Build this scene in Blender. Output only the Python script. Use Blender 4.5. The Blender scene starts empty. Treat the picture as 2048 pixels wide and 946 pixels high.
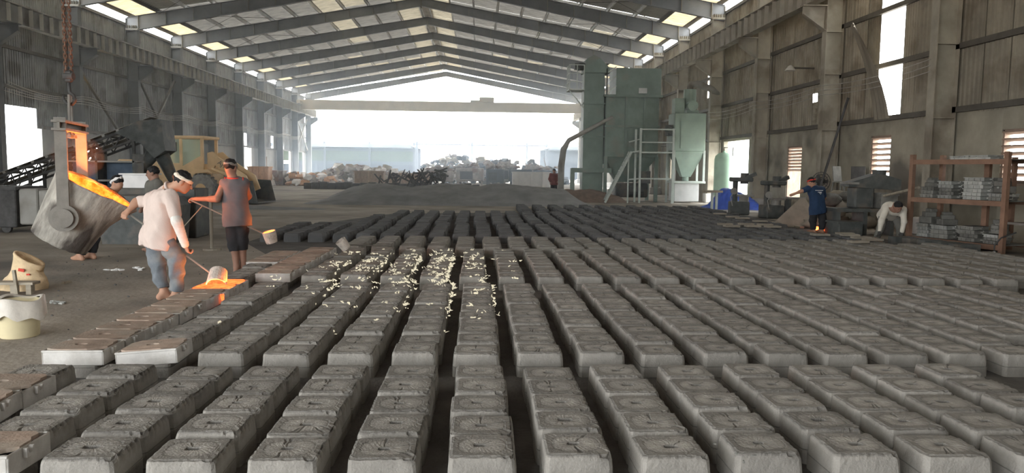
import bpy, math, random
import numpy as np
from mathutils import Vector, Matrix, Euler
R = math.radians
random.seed(11)
rng = np.random.RandomState(5)
scn = bpy.context.scene
COL = scn.collection

# ------------------------------------------------------------------ camera
EYE = 1.55
FPX = 1500.9
cam_d = bpy.data.cameras.new('camera')
cam_d.sensor_width = 36.0
cam_d.lens = 36.0 * FPX / 2048.0
cam_d.clip_end = 600
cam = bpy.data.objects.new('camera', cam_d)
COL.objects.link(cam)
CAM_ROT = Matrix.Rotation(-R(2.579), 3, 'Z') @ Matrix.Rotation(R(90 - 5.167), 3, 'X') @ Matrix.Rotation(R(0.645), 3, 'Z')
cam.matrix_world = Matrix.Translation((0, 0, EYE)) @ CAM_ROT.to_4x4()
scn.camera = cam

# ------------------------------------------------------------------ sky, light, exposure
world = bpy.data.worlds.new('overcast_sky')
scn.world = world
world.use_nodes = True
wn = world.node_tree
wn.nodes.clear()
w_out = wn.nodes.new('ShaderNodeOutputWorld')
w_bg = wn.nodes.new('ShaderNodeBackground')
w_bg.inputs['Color'].default_value = (0.93, 0.97, 1.0, 1)
w_bg.inputs['Strength'].default_value = 5.0
wn.links.new(w_bg.outputs[0], w_out.inputs['Surface'])

def portal(name, loc, rot, sx, sy):
    """light portals in the real openings of the hall: they only guide the sampling of the sky"""
    l = bpy.data.lights.new(name, 'AREA')
    l.shape = 'RECTANGLE'; l.size = sx; l.size_y = sy
    l.cycles.is_portal = True
    o = bpy.data.objects.new(name, l)
    COL.objects.link(o)
    o.location = loc; o.rotation_euler = rot
    return o
portal('portal_far_end', (-3.7, 85.2, 5.6), (R(-90), 0, 0), 31, 11.5)
portal('portal_near_end', (-9.5, -8.4, 3.0), (R(90), 0, 0), 13, 6)
portal('portal_left_door', (-19.6, 32.0, 1.9), (0, R(-90), 0), 3.9, 3.5)
portal('portal_left_bays', (-19.6, 78.0, 1.6), (0, R(-90), 0), 3.3, 12.5)
portal('portal_left_near', (-19.6, -2.0, 2.6), (0, R(-90), 0), 5.2, 12.4)

scn.view_settings.view_transform = 'Standard'
scn.view_settings.look = 'None'
scn.view_settings.exposure = 1.4
scn.view_settings.gamma = 1.0
scn.view_settings.use_curve_mapping = False
scn.cycles.max_bounces = 8
scn.cycles.diffuse_bounces = 5
scn.cycles.glossy_bounces = 3
scn.cycles.transmission_bounces = 6
scn.cycles.volume_bounces = 1
scn.cycles.transparent_max_bounces = 8
scn.cycles.sample_clamp_indirect = 6.0
scn.cycles.volume_step_rate = 4.0

# ------------------------------------------------------------------ helpers
def ray(u, v):
    return CAM_ROT @ Vector(((u - 1024.0) / FPX, -(v - 473.0) / FPX, -1.0))
def gp(u, v, z=0.0):
    d = ray(u, v); return Vector((0, 0, EYE)) + d * ((z - EYE) / d.z)
def at(u, v, Y):
    d = ray(u, v); return Vector((0, 0, EYE)) + d * (Y / d.y)

def tag(o, label=None, cat=None, group=None, kind=None):
    if label: o['label'] = label
    if cat: o['category'] = cat
    if group: o['group'] = group
    if kind: o['kind'] = kind
    return o
def thing(name, label, cat, loc=(0, 0, 0), rz=0.0, group=None, kind=None):
    o = bpy.data.objects.new(name, None)
    o.empty_display_size = 0.2
    COL.objects.link(o)
    o.location = loc; o.rotation_euler = (0, 0, rz)
    return tag(o, label, cat, group, kind)
def struct(name, loc=(0, 0, 0)):
    o = bpy.data.objects.new(name, None)
    COL.objects.link(o); o.location = loc
    o['kind'] = 'structure'
    return o
def put(name, me, mat=None, parent=None, loc=(0, 0, 0), rot=(0, 0, 0)):
    o = bpy.data.objects.new(name, me)
    if mat is not None and not me.materials: me.materials.append(mat)
    COL.objects.link(o)
    o.location = loc; o.rotation_euler = rot
    if parent is not None: o.parent = parent
    return o
def dup(root, loc, rz=None, label=None):
    r = root.copy(); COL.objects.link(r); r.location = loc
    if rz is not None: r.rotation_euler = (0, 0, rz)
    if label: r['label'] = label
    for ch in list(root.children):
        c = ch.copy(); COL.objects.link(c); c.parent = r
        for g in list(ch.children):
            d = g.copy(); COL.objects.link(d); d.parent = c
    return r

class MB:
    """collects simple shapes into one mesh"""
    def __init__(s): s.v = []; s.f = []
    def add(s, vs, fs, M=None):
        n = len(s.v)
        if M is not None: vs = [M @ Vector(v) for v in vs]
        s.v.extend([tuple(v) for v in vs]); s.f.extend([tuple(i + n for i in f) for f in fs])
        return s
    def box(s, c, d, M=None, ch=0.0):
        x, y, z = d[0] / 2, d[1] / 2, d[2] / 2
        if ch <= 0:
            vs = [(a * x, b * y, e * z) for e in (-1, 1) for b in (-1, 1) for a in (-1, 1)]
            fs = [(0, 2, 3, 1), (4, 5, 7, 6), (0, 1, 5, 4), (2, 6, 7, 3), (0, 4, 6, 2), (1, 3, 7, 5)]
        else:
            ch = min(ch, x * .9, y * .9, z * .9)
            rings = []
            for e, ins in ((-z, ch), (-z + ch, 0), (z - ch, 0), (z, ch)):
                a, b = x - ins, y - ins
                k = ch if ins == 0 else ch * .6
                rings.append([(a - k, -b, e), (a, -b + k, e), (a, b - k, e), (a - k, b, e), (-a + k, b, e), (-a, b - k, e), (-a, -b + k, e), (-a + k, -b, e)])
            vs = [p for r in rings for p in r]; fs = []
            for i in range(3):
                for j in range(8):
                    k = (j + 1) % 8
                    fs.append((i * 8 + j, i * 8 + k, i * 8 + 8 + k, i * 8 + 8 + j))
            fs.append(tuple(range(7, -1, -1))); fs.append(tuple(range(24, 32)))
        T = Matrix.Translation(c) @ (M.to_4x4() if M is not None else Matrix.Identity(4))
        return s.add(vs, fs, T)
    def lohi(s, lo, hi, ch=0.0):
        return s.box([(a + b) / 2 for a, b in zip(lo, hi)], [abs(b - a) for a, b in zip(lo, hi)], None, ch)
    def beam(s, p0, p1, w, h, up=(0, 0, 1), ch=0.0):
        """box bar between two points: w sideways, h along up"""
        p0, p1 = Vector(p0), Vector(p1); d = p1 - p0; L = d.length
        y = d.normalized(); u = Vector(up)
        if abs(y.dot(u.normalized())) > .98: u = Vector((1, 0, 0))
        x = y.cross(u).normalized(); z = x.cross(y).normalized()
        M = Matrix((x, y, z)).transposed()
        return s.box((p0 + p1) / 2, (w, L, h), M, ch)
    def ibeam(s, p0, p1, w, h, t=.02, up=(0, 0, 1)):
        p0, p1 = Vector(p0), Vector(p1); y = (p1 - p0).normalized(); u = Vector(up)
        x = y.cross(u).normalized(); z = x.cross(y).normalized()
        s.beam(p0, p1, t, h - t, up)
        for k in (-1, 1): s.beam(p0 + z * k * (h / 2 - t / 2), p1 + z * k * (h / 2 - t / 2), w, t, up)
        return s
    def cyl(s, p0, p1, r0, r1=None, n=12, cap=True):
        r1 = r0 if r1 is None else r1
        p0, p1 = Vector(p0), Vector(p1); d = (p1 - p0).normalized()
        a = Vector((0, 0, 1)) if abs(d.z) < .9 else Vector((1, 0, 0))
        x = d.cross(a).normalized(); y = d.cross(x).normalized()
        vs = []
        for p, r in ((p0, r0), (p1, r1)):
            for i in range(n):
                t = 2 * math.pi * i / n
                vs.append(p + x * (r * math.cos(t)) + y * (r * math.sin(t)))
        fs = [(i, i + n, (i + 1) % n + n, (i + 1) % n) for i in range(n)]
        if cap: fs += [tuple(range(n)), tuple(range(2 * n - 1, n - 1, -1))]
        return s.add(vs, fs)
    def tube(s, pts, r, n=8, closed=False):
        pts = [Vector(p) for p in pts]; m = len(pts); vs = []; fs = []
        rr = r if isinstance(r, (list, tuple)) else [r] * m
        px = None
        for i, p in enumerate(pts):
            if closed: d = pts[(i + 1) % m] - pts[i - 1]
            else: d = pts[min(i + 1, m - 1)] - pts[max(i - 1, 0)]
            d.normalize()
            if px is None:
                a = Vector((0, 0, 1)) if abs(d.z) < .9 else Vector((1, 0, 0))
                px = d.cross(a).normalized()
            px = (px - d * px.dot(d)).normalized(); y = d.cross(px)
            for j in range(n):
                t = 2 * math.pi * j / n
                vs.append(p + px * (rr[i] * math.cos(t)) + y * (rr[i] * math.sin(t)))
        for i in range(m if closed else m - 1):
            a, b = i * n, ((i + 1) % m) * n
            for j in range(n): fs.append((a + j, a + (j + 1) % n, b + (j + 1) % n, b + j))
        if not closed: fs += [tuple(range(n - 1, -1, -1)), tuple(range((m - 1) * n, m * n))]
        return s.add(vs, fs)
    def lathe(s, prof, n=20, M=None, cap=True):
        vs = []; fs = []; m = len(prof)
        for r, z in prof:
            for j in range(n):
                t = 2 * math.pi * j / n; vs.append((r * math.cos(t), r * math.sin(t), z))
        for i in range(m - 1):
            for j in range(n): fs.append((i * n + j, i * n + (j + 1) % n, i * n + n + (j + 1) % n, i * n + n + j))
        if cap: fs += [tuple(range(n - 1, -1, -1)), tuple(range((m - 1) * n, m * n))]
        return s.add(vs, fs, M)
    def prism(s, poly, t, M=None):
        """polygon in local xz, thickness t along y"""
        n = len(poly)
        vs = [(x, -t / 2, z) for x, z in poly] + [(x, t / 2, z) for x, z in poly]
        fs = [tuple(range(n)), tuple(range(2 * n - 1, n - 1, -1))] + [(i + n, (i + 1) % n + n, (i + 1) % n, i) for i in range(n)]
        return s.add(vs, fs, M)
    def blob(s, c, r, n=8, m=6, jit=.15, rs=None):
        rs = rs or random
        vs = [(c[0], c[1], c[2] - r[2])]
        for i in range(1, m):
            ph = math.pi * i / m
            for j in range(n):
                t = 2 * math.pi * j / n; k = 1 + rs.uniform(-jit, jit)
                vs.append((c[0] + r[0] * k * math.sin(ph) * math.cos(t), c[1] + r[1] * k * math.sin(ph) * math.sin(t), c[2] - r[2] * k * math.cos(ph)))
        vs.append((c[0], c[1], c[2] + r[2])); fs = []
        for j in range(n): fs.append((0, 1 + (j + 1) % n, 1 + j))
        for i in range(m - 2):
            for j in range(n):
                a = 1 + i * n; fs.append((a + j, a + (j + 1) % n, a + n + (j + 1) % n, a + n + j))
        a = 1 + (m - 2) * n
        for j in range(n): fs.append((a + j, a + (j + 1) % n, len(vs) - 1))
        return s.add(vs, fs)
    def mesh(s, name, smooth=False, auto=False):
        me = bpy.data.meshes.new(name)
        me.from_pydata(s.v, [], s.f); me.update()
        if smooth: me.polygons.foreach_set('use_smooth', [True] * len(me.polygons))
        return me
    def build(s, name, mat, parent=None, smooth=False, loc=(0, 0, 0), rot=(0, 0, 0)):
        me = s.mesh(name, smooth); me.materials.append(mat)
        return put(name, me, None, parent, loc, rot)

# ------------------------------------------------------------------ materials (noise based, object space)
def mat(name, col, rough=.85, var=.2, scale=4.0, bump=.15, bscale=40.0, metal=0.0, col2=None, c2scale=1.5, c2lo=.5, c2hi=.65, stretch=(1, 1, 1), attr=None, spec=.3, rv=.0):
    m = bpy.data.materials.new(name); m.use_nodes = True
    nt = m.node_tree; N = nt.nodes; L = nt.links
    b = N['Principled BSDF']
    b.inputs['Roughness'].default_value = rough; b.inputs['Metallic'].default_value = metal
    b.inputs['Specular IOR Level'].default_value = spec
    tc = N.new('ShaderNodeTexCoord'); oi = N.new('ShaderNodeObjectInfo')
    mp = N.new('ShaderNodeMapping'); mp.inputs['Scale'].default_value = stretch
    L.new(tc.outputs['Object'], mp.inputs['Vector'])
    ad = N.new('ShaderNodeVectorMath'); ad.operation = 'ADD'
    mu = N.new('ShaderNodeMath'); mu.operation = 'MULTIPLY'; mu.inputs[1].default_value = 37.0
    L.new(oi.outputs['Random'], mu.inputs[0]); L.new(mp.outputs[0], ad.inputs[0]); L.new(mu.outputs[0], ad.inputs[1])
    n1 = N.new('ShaderNodeTexNoise'); n1.inputs['Scale'].default_value = scale; n1.inputs['Detail'].default_value = 6; n1.inputs['Roughness'].default_value = .6
    L.new(ad.outputs[0], n1.inputs['Vector'])
    r1 = N.new('ShaderNodeValToRGB')
    c = Vector(col)
    r1.color_ramp.elements[0].position = .3; r1.color_ramp.elements[1].position = .7
    r1.color_ramp.elements[0].color = (*(c * (1 - var)), 1); r1.color_ramp.elements[1].color = (*[min(1, x) for x in c * (1 + var)], 1)
    L.new(n1.outputs['Fac'], r1.inputs['Fac'])
    out = r1.outputs['Color']
    if col2 is not None:
        n2 = N.new('ShaderNodeTexNoise'); n2.inputs['Scale'].default_value = c2scale; n2.inputs['Detail'].default_value = 5
        L.new(ad.outputs[0], n2.inputs['Vector'])
        r2 = N.new('ShaderNodeValToRGB'); r2.color_ramp.elements[0].position = c2lo; r2.color_ramp.elements[1].position = c2hi
        L.new(n2.outputs['Fac'], r2.inputs['Fac'])
        mx = N.new('ShaderNodeMix'); mx.data_type = 'RGBA'
        L.new(r2.outputs['Color'], mx.inputs['Factor']); L.new(out, mx.inputs['A']); mx.inputs['B'].default_value = (*col2, 1)
        out = mx.outputs['Result']
    if attr:
        at_ = N.new('ShaderNodeAttribute'); at_.attribute_name = attr
        mx = N.new('ShaderNodeMix'); mx.data_type = 'RGBA'; mx.blend_type = 'MULTIPLY'; mx.inputs['Factor'].default_value = 1
        L.new(out, mx.inputs['A']); L.new(at_.outputs['Color'], mx.inputs['B']); out = mx.outputs['Result']
    if rv:
        mr = N.new('ShaderNodeMapRange'); mr.inputs['To Min'].default_value = 1 - rv; mr.inputs['To Max'].default_value = 1 + rv
        L.new(oi.outputs['Random'], mr.inputs['Value'])
        sc_ = N.new('ShaderNodeVectorMath'); sc_.operation = 'SCALE'
        L.new(out, sc_.inputs[0]); L.new(mr.outputs[0], sc_.inputs['Scale']); out = sc_.outputs[0]
    L.new(out, b.inputs['Base Color'])
    if bump > 0:
        n3 = N.new('ShaderNodeTexNoise'); n3.inputs['Scale'].default_value = bscale; n3.inputs['Detail'].default_value = 4
        L.new(ad.outputs[0], n3.inputs['Vector'])
        bp = N.new('ShaderNodeBump'); bp.inputs['Strength'].default_value = bump; bp.inputs['Distance'].default_value = .02
        L.new(n3.outputs['Fac'], bp.inputs['Height']); L.new(bp.outputs[0], b.inputs['Normal'])
    return m
def glow(name, hot, cool, strength, scale=8.0):
    m = bpy.data.materials.new(name); m.use_nodes = True
    nt = m.node_tree; N = nt.nodes; L = nt.links; N.clear()
    o = N.new('ShaderNodeOutputMaterial'); e = N.new('ShaderNodeEmission'); n = N.new('ShaderNodeTexNoise'); tc = N.new('ShaderNodeTexCoord'); r = N.new('ShaderNodeValToRGB')
    n.inputs['Scale'].default_value = scale; n.inputs['Detail'].default_value = 7; n.inputs['Roughness'].default_value = .65
    r.color_ramp.elements[0].position = .35; r.color_ramp.elements[1].position = .68
    r.color_ramp.elements[0].color = (*cool, 1); r.color_ramp.elements[1].color = (*hot, 1)
    L.new(tc.outputs['Object'], n.inputs['Vector']); L.new(n.outputs['Fac'], r.inputs['Fac']); L.new(r.outputs['Color'], e.inputs['Color'])
    e.inputs['Strength'].default_value = strength; L.new(e.outputs[0], o.inputs['Surface'])
    return m
def translucent(name, col, trans=.7):
    m = bpy.data.materials.new(name); m.use_nodes = True
    nt = m.node_tree; N = nt.nodes; L = nt.links; N.clear()
    o = N.new('ShaderNodeOutputMaterial'); a = N.new('ShaderNodeBsdfTranslucent'); d = N.new('ShaderNodeBsdfDiffuse'); mx = N.new('ShaderNodeMixShader')
    n = N.new('ShaderNodeTexNoise'); tc = N.new('ShaderNodeTexCoord'); r = N.new('ShaderNodeValToRGB'); mp = N.new('ShaderNodeMapping')
    mp.inputs['Scale'].default_value = (1, .5, 1); n.inputs['Scale'].default_value = 2.5; n.inputs['Detail'].default_value = 5
    r.color_ramp.elements[0].position = .3; r.color_ramp.elements[1].position = .72
    c = Vector(col); r.color_ramp.elements[0].color = (*(c * .6), 1); r.color_ramp.elements[1].color = (*c, 1)
    L.new(tc.outputs['Object'], mp.inputs['Vector']); L.new(mp.outputs[0], n.inputs['Vector']); L.new(n.outputs['Fac'], r.inputs['Fac'])
    L.new(r.outputs[0], a.inputs['Color']); L.new(r.outputs[0], d.inputs['Color'])
    mx.inputs[0].default_value = trans; L.new(d.outputs[0], mx.inputs[1]); L.new(a.outputs[0], mx.inputs[2]); L.new(mx.outputs[0], o.inputs['Surface'])
    return m

M = {}
M['black_sand'] = mat('black_sand_floor', (.105, .098, .09), .97, .35, 2.5, .5, 30)
M['floor'] = mat('dusty_floor', (.29, .255, .21), .95, .3, .8, .4, 14, col2=(.14, .125, .11), c2scale=.55, c2lo=.48, c2hi=.7)
M['ground'] = mat('pale_yard', (.62, .58, .52), .95, .15, .3, .1, 8)
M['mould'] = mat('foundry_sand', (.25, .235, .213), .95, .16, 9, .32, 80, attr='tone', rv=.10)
M['mould_far'] = mat('shaded_foundry_sand', (.105, .105, .104), .95, .25, 1.5, .4, 60)  # darker copy of the mould sand, with the mid-field shade in its colour
M['sand'] = mat('sand_heap', (.215, .213, .21), .97, .25, 1.2, .6, 12)
M['sheet_l'] = mat('grey_cladding', (.23, .235, .23), .65, .22, 1.1, .05, 30, col2=(.14, .13, .12), c2scale=.8, stretch=(1, 1, .25), rv=.18)
M['sheet_r'] = mat('dusty_brown_cladding', (.27, .24, .185), .7, .25, 1.2, .05, 30, col2=(.17, .14, .10), c2scale=.9, stretch=(1, 1, .2), rv=.2)
M['roof'] = translucent('backlit_galvanised_sheet', (.50, .47, .42), .045)  # metal sheet made slightly translucent so the sky brightens the roof
M['roof_opaque'] = mat('opaque_roof_sheet', (.40, .385, .35), .7, .2, .8, .05, 20, stretch=(.3, 1, 1))
M['skylight'] = translucent('fibreglass_sheet', (.72, .59, .38), .20)
M['skylight_dim'] = translucent('aged_fibreglass_sheet', (.60, .53, .40), .085)
M['slot_sheet'] = translucent('yellowed_wall_sheet', (.85, .66, .34), .5)
M['steel'] = mat('dusty_steel', (.27, .26, .235), .7, .2, 1.5, .1, 30, col2=(.16, .14, .12), c2scale=1.0)
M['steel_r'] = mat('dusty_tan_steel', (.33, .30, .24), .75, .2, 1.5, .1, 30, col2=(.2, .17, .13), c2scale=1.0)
M['purlin'] = mat('galvanised_purlin', (.62, .62, .60), .5, .15, 2, 0)
M['rafter'] = mat('blue_grey_rafter', (.20, .205, .21), .7, .15, 1.5, .05)
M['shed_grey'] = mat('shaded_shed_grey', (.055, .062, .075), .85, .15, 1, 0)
M['stiff'] = mat('lit_dusty_steel', (.46, .43, .36), .75, .15, 2, .05)  # lighter copy of the beam steel: light on the stiffener faces as colour
M['girt'] = mat('dark_girt', (.10, .09, .075), .7, .2, 2, .1)
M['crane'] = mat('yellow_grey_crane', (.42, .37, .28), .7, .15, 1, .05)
M['plaster_r'] = mat('stained_plaster', (.33, .30, .235), .95, .25, .9, .3, 12, col2=(.16, .145, .12), c2scale=.7, c2lo=.5, c2hi=.7)
M['plaster_l'] = mat('grey_plaster', (.30, .29, .27), .95, .2, .9, .2, 12)
M['louvre'] = mat('louvre_slat', (.30, .22, .17), .8, .2, 3, .1)
M['iron'] = mat('dark_iron', (.06, .058, .055), .7, .35, 6, .2)
M['darkm'] = mat('dark_machine_paint', (.075, .08, .075), .6, .3, 4, .1, col2=(.13, .11, .09), c2scale=2)
M['green'] = mat('grey_green_paint', (.165, .21, .182), .6, .18, 1.6, .06, 25, col2=(.20, .20, .17), c2scale=1.2, c2lo=.55, c2hi=.75)
M['green_l'] = mat('pale_green_paint', (.26, .33, .275), .6, .15, 1.6, .06, 25)
M['grey_box'] = mat('pale_grey_paint', (.45, .45, .44), .6, .15, 2, .05)
M['rail'] = mat('grey_tube_paint', (.42, .46, .42), .6, .15, 3, .05)
M['tank'] = mat('pale_green_tank', (.46, .66, .50), .45, .1, 2, .03)
M['rust'] = mat('rusty_plate', (.35, .26, .20), .85, .3, 7, .25, 60, col2=(.36, .30, .24), c2scale=4, c2lo=.45, c2hi=.7, rv=.2)
M['jacket'] = mat('whitish_cast_metal', (.56, .53, .49), .6, .15, 8, .15, 60, metal=.0, col2=(.34, .30, .25), c2scale=3.5, c2lo=.48, c2hi=.75)
M['ladle'] = mat('crusted_ladle_shell', (.36, .335, .29), .9, .5, 6, .9, 16, col2=(.09, .078, .068), c2scale=3.2, c2lo=.46, c2hi=.58, stretch=(1, 1, .35))
M['clay'] = mat('clay_coated_cup', (.50, .44, .38), .95, .25, 14, .5, 40, col2=(.22, .19, .17), c2scale=9, c2lo=.55, c2hi=.65)
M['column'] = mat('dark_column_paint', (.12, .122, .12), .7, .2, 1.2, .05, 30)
M['bail'] = mat('bail_steel', (.20, .185, .16), .7, .2, 5, .2)
M['chain'] = mat('rusty_chain', (.16, .085, .055), .7, .3, 12, .2)
M['molten'] = glow('molten_iron', (5.0, .42, .05), (2.6, .11, .006), 1.0, 9)
M['molten_hot'] = glow('molten_pool', (5.5, .8, .2), (3.0, .22, .02), 1.0, 12)
M['ember'] = glow('red_hot_iron', (1.6, .22, .05), (.62, .075, .02), 1.0, 14)
M['flame'] = glow('pale_flame', (.46, .41, .29), (.20, .185, .14), 1.0, 30)
M['skin'] = mat('warm_skin', (.42, .235, .155), .6, .1, 6, .03)
M['skin_dark'] = mat('tanned_skin', (.27, .15, .105), .6, .12, 6, .03)
M['hair'] = mat('black_hair', (.012, .011, .011), .6, .3, 30, .4, 80)
M['pink'] = mat('pale_polo_cloth', (.62, .50, .44), .9, .06, 5, .15, 60, col2=(.42, .35, .30), c2scale=3.2, c2lo=.62, c2hi=.8)
M['band'] = mat('cream_cloth', (.78, .68, .55), .9, .08, 12, .2)
M['sleeve'] = mat('white_wrapped_cloth', (.72, .68, .62), .9, .12, 14, .3)
M['denim'] = mat('grey_work_trousers', (.165, .18, .195), .9, .25, 6, .2, 50, col2=(.24, .235, .22), c2scale=3)
M['tank_top'] = mat('charcoal_vest', (.125, .115, .12), .9, .12, 5, .1)
M['red'] = mat('red_trim', (.55, .06, .04), .8, .1, 5, .05)
M['black'] = mat('black_cloth', (.028, .028, .03), .9, .3, 6, .1)
M['olive'] = mat('grey_olive_shirt', (.16, .155, .135), .9, .12, 5, .1)
M['navy'] = mat('navy_shirt', (.022, .045, .095), .85, .15, 5, .1)
M['white_cloth'] = mat('dusty_white_shirt', (.62, .575, .49), .9, .12, 5, .2)
M['glove'] = mat('dark_glove', (.05, .048, .045), .9, .2, 6, .1)
M['yellow'] = mat('loader_yellow', (.80, .58, .33), .6, .12, 2.5, .05)
M['tyre'] = mat('tyre_rubber', (.32, .31, .29), .9, .3, 6, .3)
M['tarp'] = mat('blue_tarpaulin', (.05, .10, .42), .45, .2, 3, .1)
M['bucket'] = mat('cream_plastic', (.66, .57, .36), .55, .08, 4, .03, col2=(.55, .50, .40), c2scale=4, c2lo=.6, c2hi=.8)
M['liner'] = mat('pale_plastic_liner', (.58, .53, .46), .5, .1, 8, .25, 25)
M['sack'] = mat('tan_sack', (.62, .47, .29), .9, .15, 8, .3, 40)
M['wood'] = mat('weathered_wood', (.30, .26, .20), .9, .25, 5, .2, stretch=(.3, 2, 2))
M['rack'] = mat('rack_red_brown', (.23, .135, .09), .75, .2, 4, .1)
M['alu'] = mat('cast_aluminium', (.36, .36, .33), .5, .2, 6, .1, metal=.25, rv=.3)
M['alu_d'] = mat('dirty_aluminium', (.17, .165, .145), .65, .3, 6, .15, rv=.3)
M['tanplate'] = mat('dusty_steel_plate', (.25, .22, .175), .8, .2, 3, .15)
M['belt'] = mat('conveyor_belt', (.30, .28, .25), .9, .2, 3, .1)
def glass(name, col, clear):
    m = bpy.data.materials.new(name); m.use_nodes = True
    nt = m.node_tree; N = nt.nodes; L = nt.links; N.clear()
    o = N.new('ShaderNodeOutputMaterial'); a = N.new('ShaderNodeBsdfTransparent'); d = N.new('ShaderNodeBsdfPrincipled'); mx = N.new('ShaderNodeMixShader')
    a.inputs[0].default_value = (*col, 1); d.inputs['Base Color'].default_value = (*col, 1); d.inputs['Roughness'].default_value = .15
    mx.inputs[0].default_value = clear; L.new(d.outputs[0], mx.inputs[1]); L.new(a.outputs[0], mx.inputs[2]); L.new(mx.outputs[0], o.inputs['Surface'])
    return m
M['glass'] = glass('dusty_cab_glass', (.88, .95, .84), .72)
M['scrap'] = mat('mixed_scrap', (.30, .27, .25), .85, .45, 2.0, .4, 10, col2=(.20, .13, .10), c2scale=1.3)
M['pale'] = mat('pale_wrap', (.74, .72, .70), .8, .1, 3, .1)
M['terra'] = mat('orange_brown_sacks', (.52, .30, .17), .85, .2, 3, .2)
M['farwall'] = mat('far_green_wall', (.06, .08, .045), .8, .12, 1, 0)
M['farroof'] = mat('far_roof', (.075, .085, .10), .8, .12, 1, 0)
M['concrete'] = mat('pale_concrete', (.42, .40, .37), .95, .15, 2, .2)
M['wire'] = mat('pale_wire', (.35, .33, .29), .7, .1, 3, 0)
M['lampw'] = mat('lamp_shell', (.55, .52, .46), .4, .1, 3, 0)
M['lime'] = mat('white_spatter', (.78, .77, .74), .8, .1, 20, .3)
M['eye'] = mat('dark_eye', (.02, .015, .012), .3, .1, 3, 0)
# ------------------------------------------------------------------ the hall
XL, XR, XC = -18.5, 11.14, -3.68
WL, WR = -19.15, 11.79
BAY = 6.0
FY = [36.32 + BAY * k for k in range(-6, 9)]
Y0, Y1 = -8.2, 84.6
def roof_top(s): return 12.12 - (12.12 - 9.47) * s / 15.2      # top of rafter at distance s from the ridge
def roof_bot(s): return 11.62 - (11.62 - 8.8) * s / 14.82

fl = MB(); fl.lohi((WL - .2, Y0, -.3), (WR + .2, Y1, 0)); tag(fl.build('floor', M['floor']), kind='structure')
g = MB(); g.lohi((-160, -80, -.5), (160, 330, -.05)); tag(g.build('ground', M['ground']), kind='structure')

def corr(width, length, pitch, depth, name):
    """trapezoid profiled sheet: profile along x (centred), length along +y, rib height along z"""
    n = int(round(width / pitch)); p = width / n; pr = []
    for i in range(n):
        x = -width / 2 + i * p
        pr += [(x, 0), (x + p * .42, 0), (x + p * .55, depth), (x + p * .87, depth)]
    pr.append((width / 2, 0))
    vs = [(x, 0, z) for x, z in pr] + [(x, length, z) for x, z in pr]; m = len(pr)
    me = bpy.data.meshes.new(name); me.from_pydata(vs, [], [(i, i + 1, i + 1 + m, i + m) for i in range(m - 1)]); me.update()
    return me

# portal frames: columns, rafters, stiffeners, corbels
stif_me = {}
for fi, y in enumerate(FY):
    fr = struct('portal_frame', (0, y, 0))
    far = y > 30
    for sx, X, wm in ((-1, XL, 'steel'), (1, XR, 'steel_r')):
        c = MB()
        Xi, Xo = X, X + sx * .58
        c.lohi((min(Xi, Xi + sx * .02), -.15, 0), (max(Xi, Xi + sx * .02), .15, 8.8))
        c.lohi((min(Xo, Xo - sx * .02), -.15, 0), (max(Xo, Xo - sx * .02), .15, 9.4))
        c.lohi((min(Xi, Xo), -.012, 0), (max(Xi, Xo), .012, 9.0))
        for z in (2.9, 4.7, 6.05): c.lohi((min(Xi, Xo), -.14, z), (max(Xi, Xo), .14, z + .025))
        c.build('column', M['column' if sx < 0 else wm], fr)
        p = MB(); p.lohi((min(Xi - sx * .12, Xo + sx * .02), -.28, 0), (max(Xi - sx * .12, Xo + sx * .02), .28, .45), ch=.03)
        p.build('plinth', M['concrete'], fr)
        k = MB()
        k.prism([(X, 6.1), (X, 6.88), (X - sx * .75, 6.88), (X - sx * .75, 6.62)], .02, None)
        k.lohi((min(X, X - sx * .78), -.14, 6.86), (max(X, X - sx * .78), .14, 6.9))
        k.beam((X, 0, 6.1), (X - sx * .76, 0, 6.61), .26, .02)
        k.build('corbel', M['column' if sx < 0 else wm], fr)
        e = MB(); e.lohi((min(X - sx * .06, Xo), -.16, 8.76), (max(X - sx * .06, Xo), .16, 8.86))
        for j in range(5): e.lohi((min(X, X + sx * .012) + sx * (.06 + j * .11), -.15, 8.86), (max(X, X + sx * .012) + sx * (.06 + j * .11), -.02, 9.02))
        e.build('knee_plate', M[wm], fr)
        r = MB(); S0 = abs(Xo - XC)
        sb = [(XC + sx * s, roof_bot(s)) for s in (S0, 0)]; st = [(XC + sx * s, roof_top(s)) for s in (S0, 0)]
        r.prism([sb[0], sb[1], st[1], st[0]] if sx < 0 else [sb[1], sb[0], st[0], st[1]], .014)
        r.beam((sb[0][0], 0, sb[0][1]), (sb[1][0], 0, sb[1][1]), .24, .018)
        r.beam((st[0][0], 0, st[0][1]), (st[1][0], 0, st[1][1]), .24, .018)
        r.build('rafter', M['rafter'], fr)
        for i in range(11):
            s = 14.75 - i * 1.47
            if s < .2: continue
            b, t = roof_bot(s), roof_top(s)
            q = MB(); q.lohi((XC + sx * s - .01, -.12, b), (XC + sx * s + .01, .12, t))
            q.build('web_stiffener', M[wm], fr)
    a = MB(); a.lohi((XC - .02, -.13, 11.5), (XC + .02, .13, 12.12)); a.build('apex_plate', M['steel'], fr)

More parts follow.
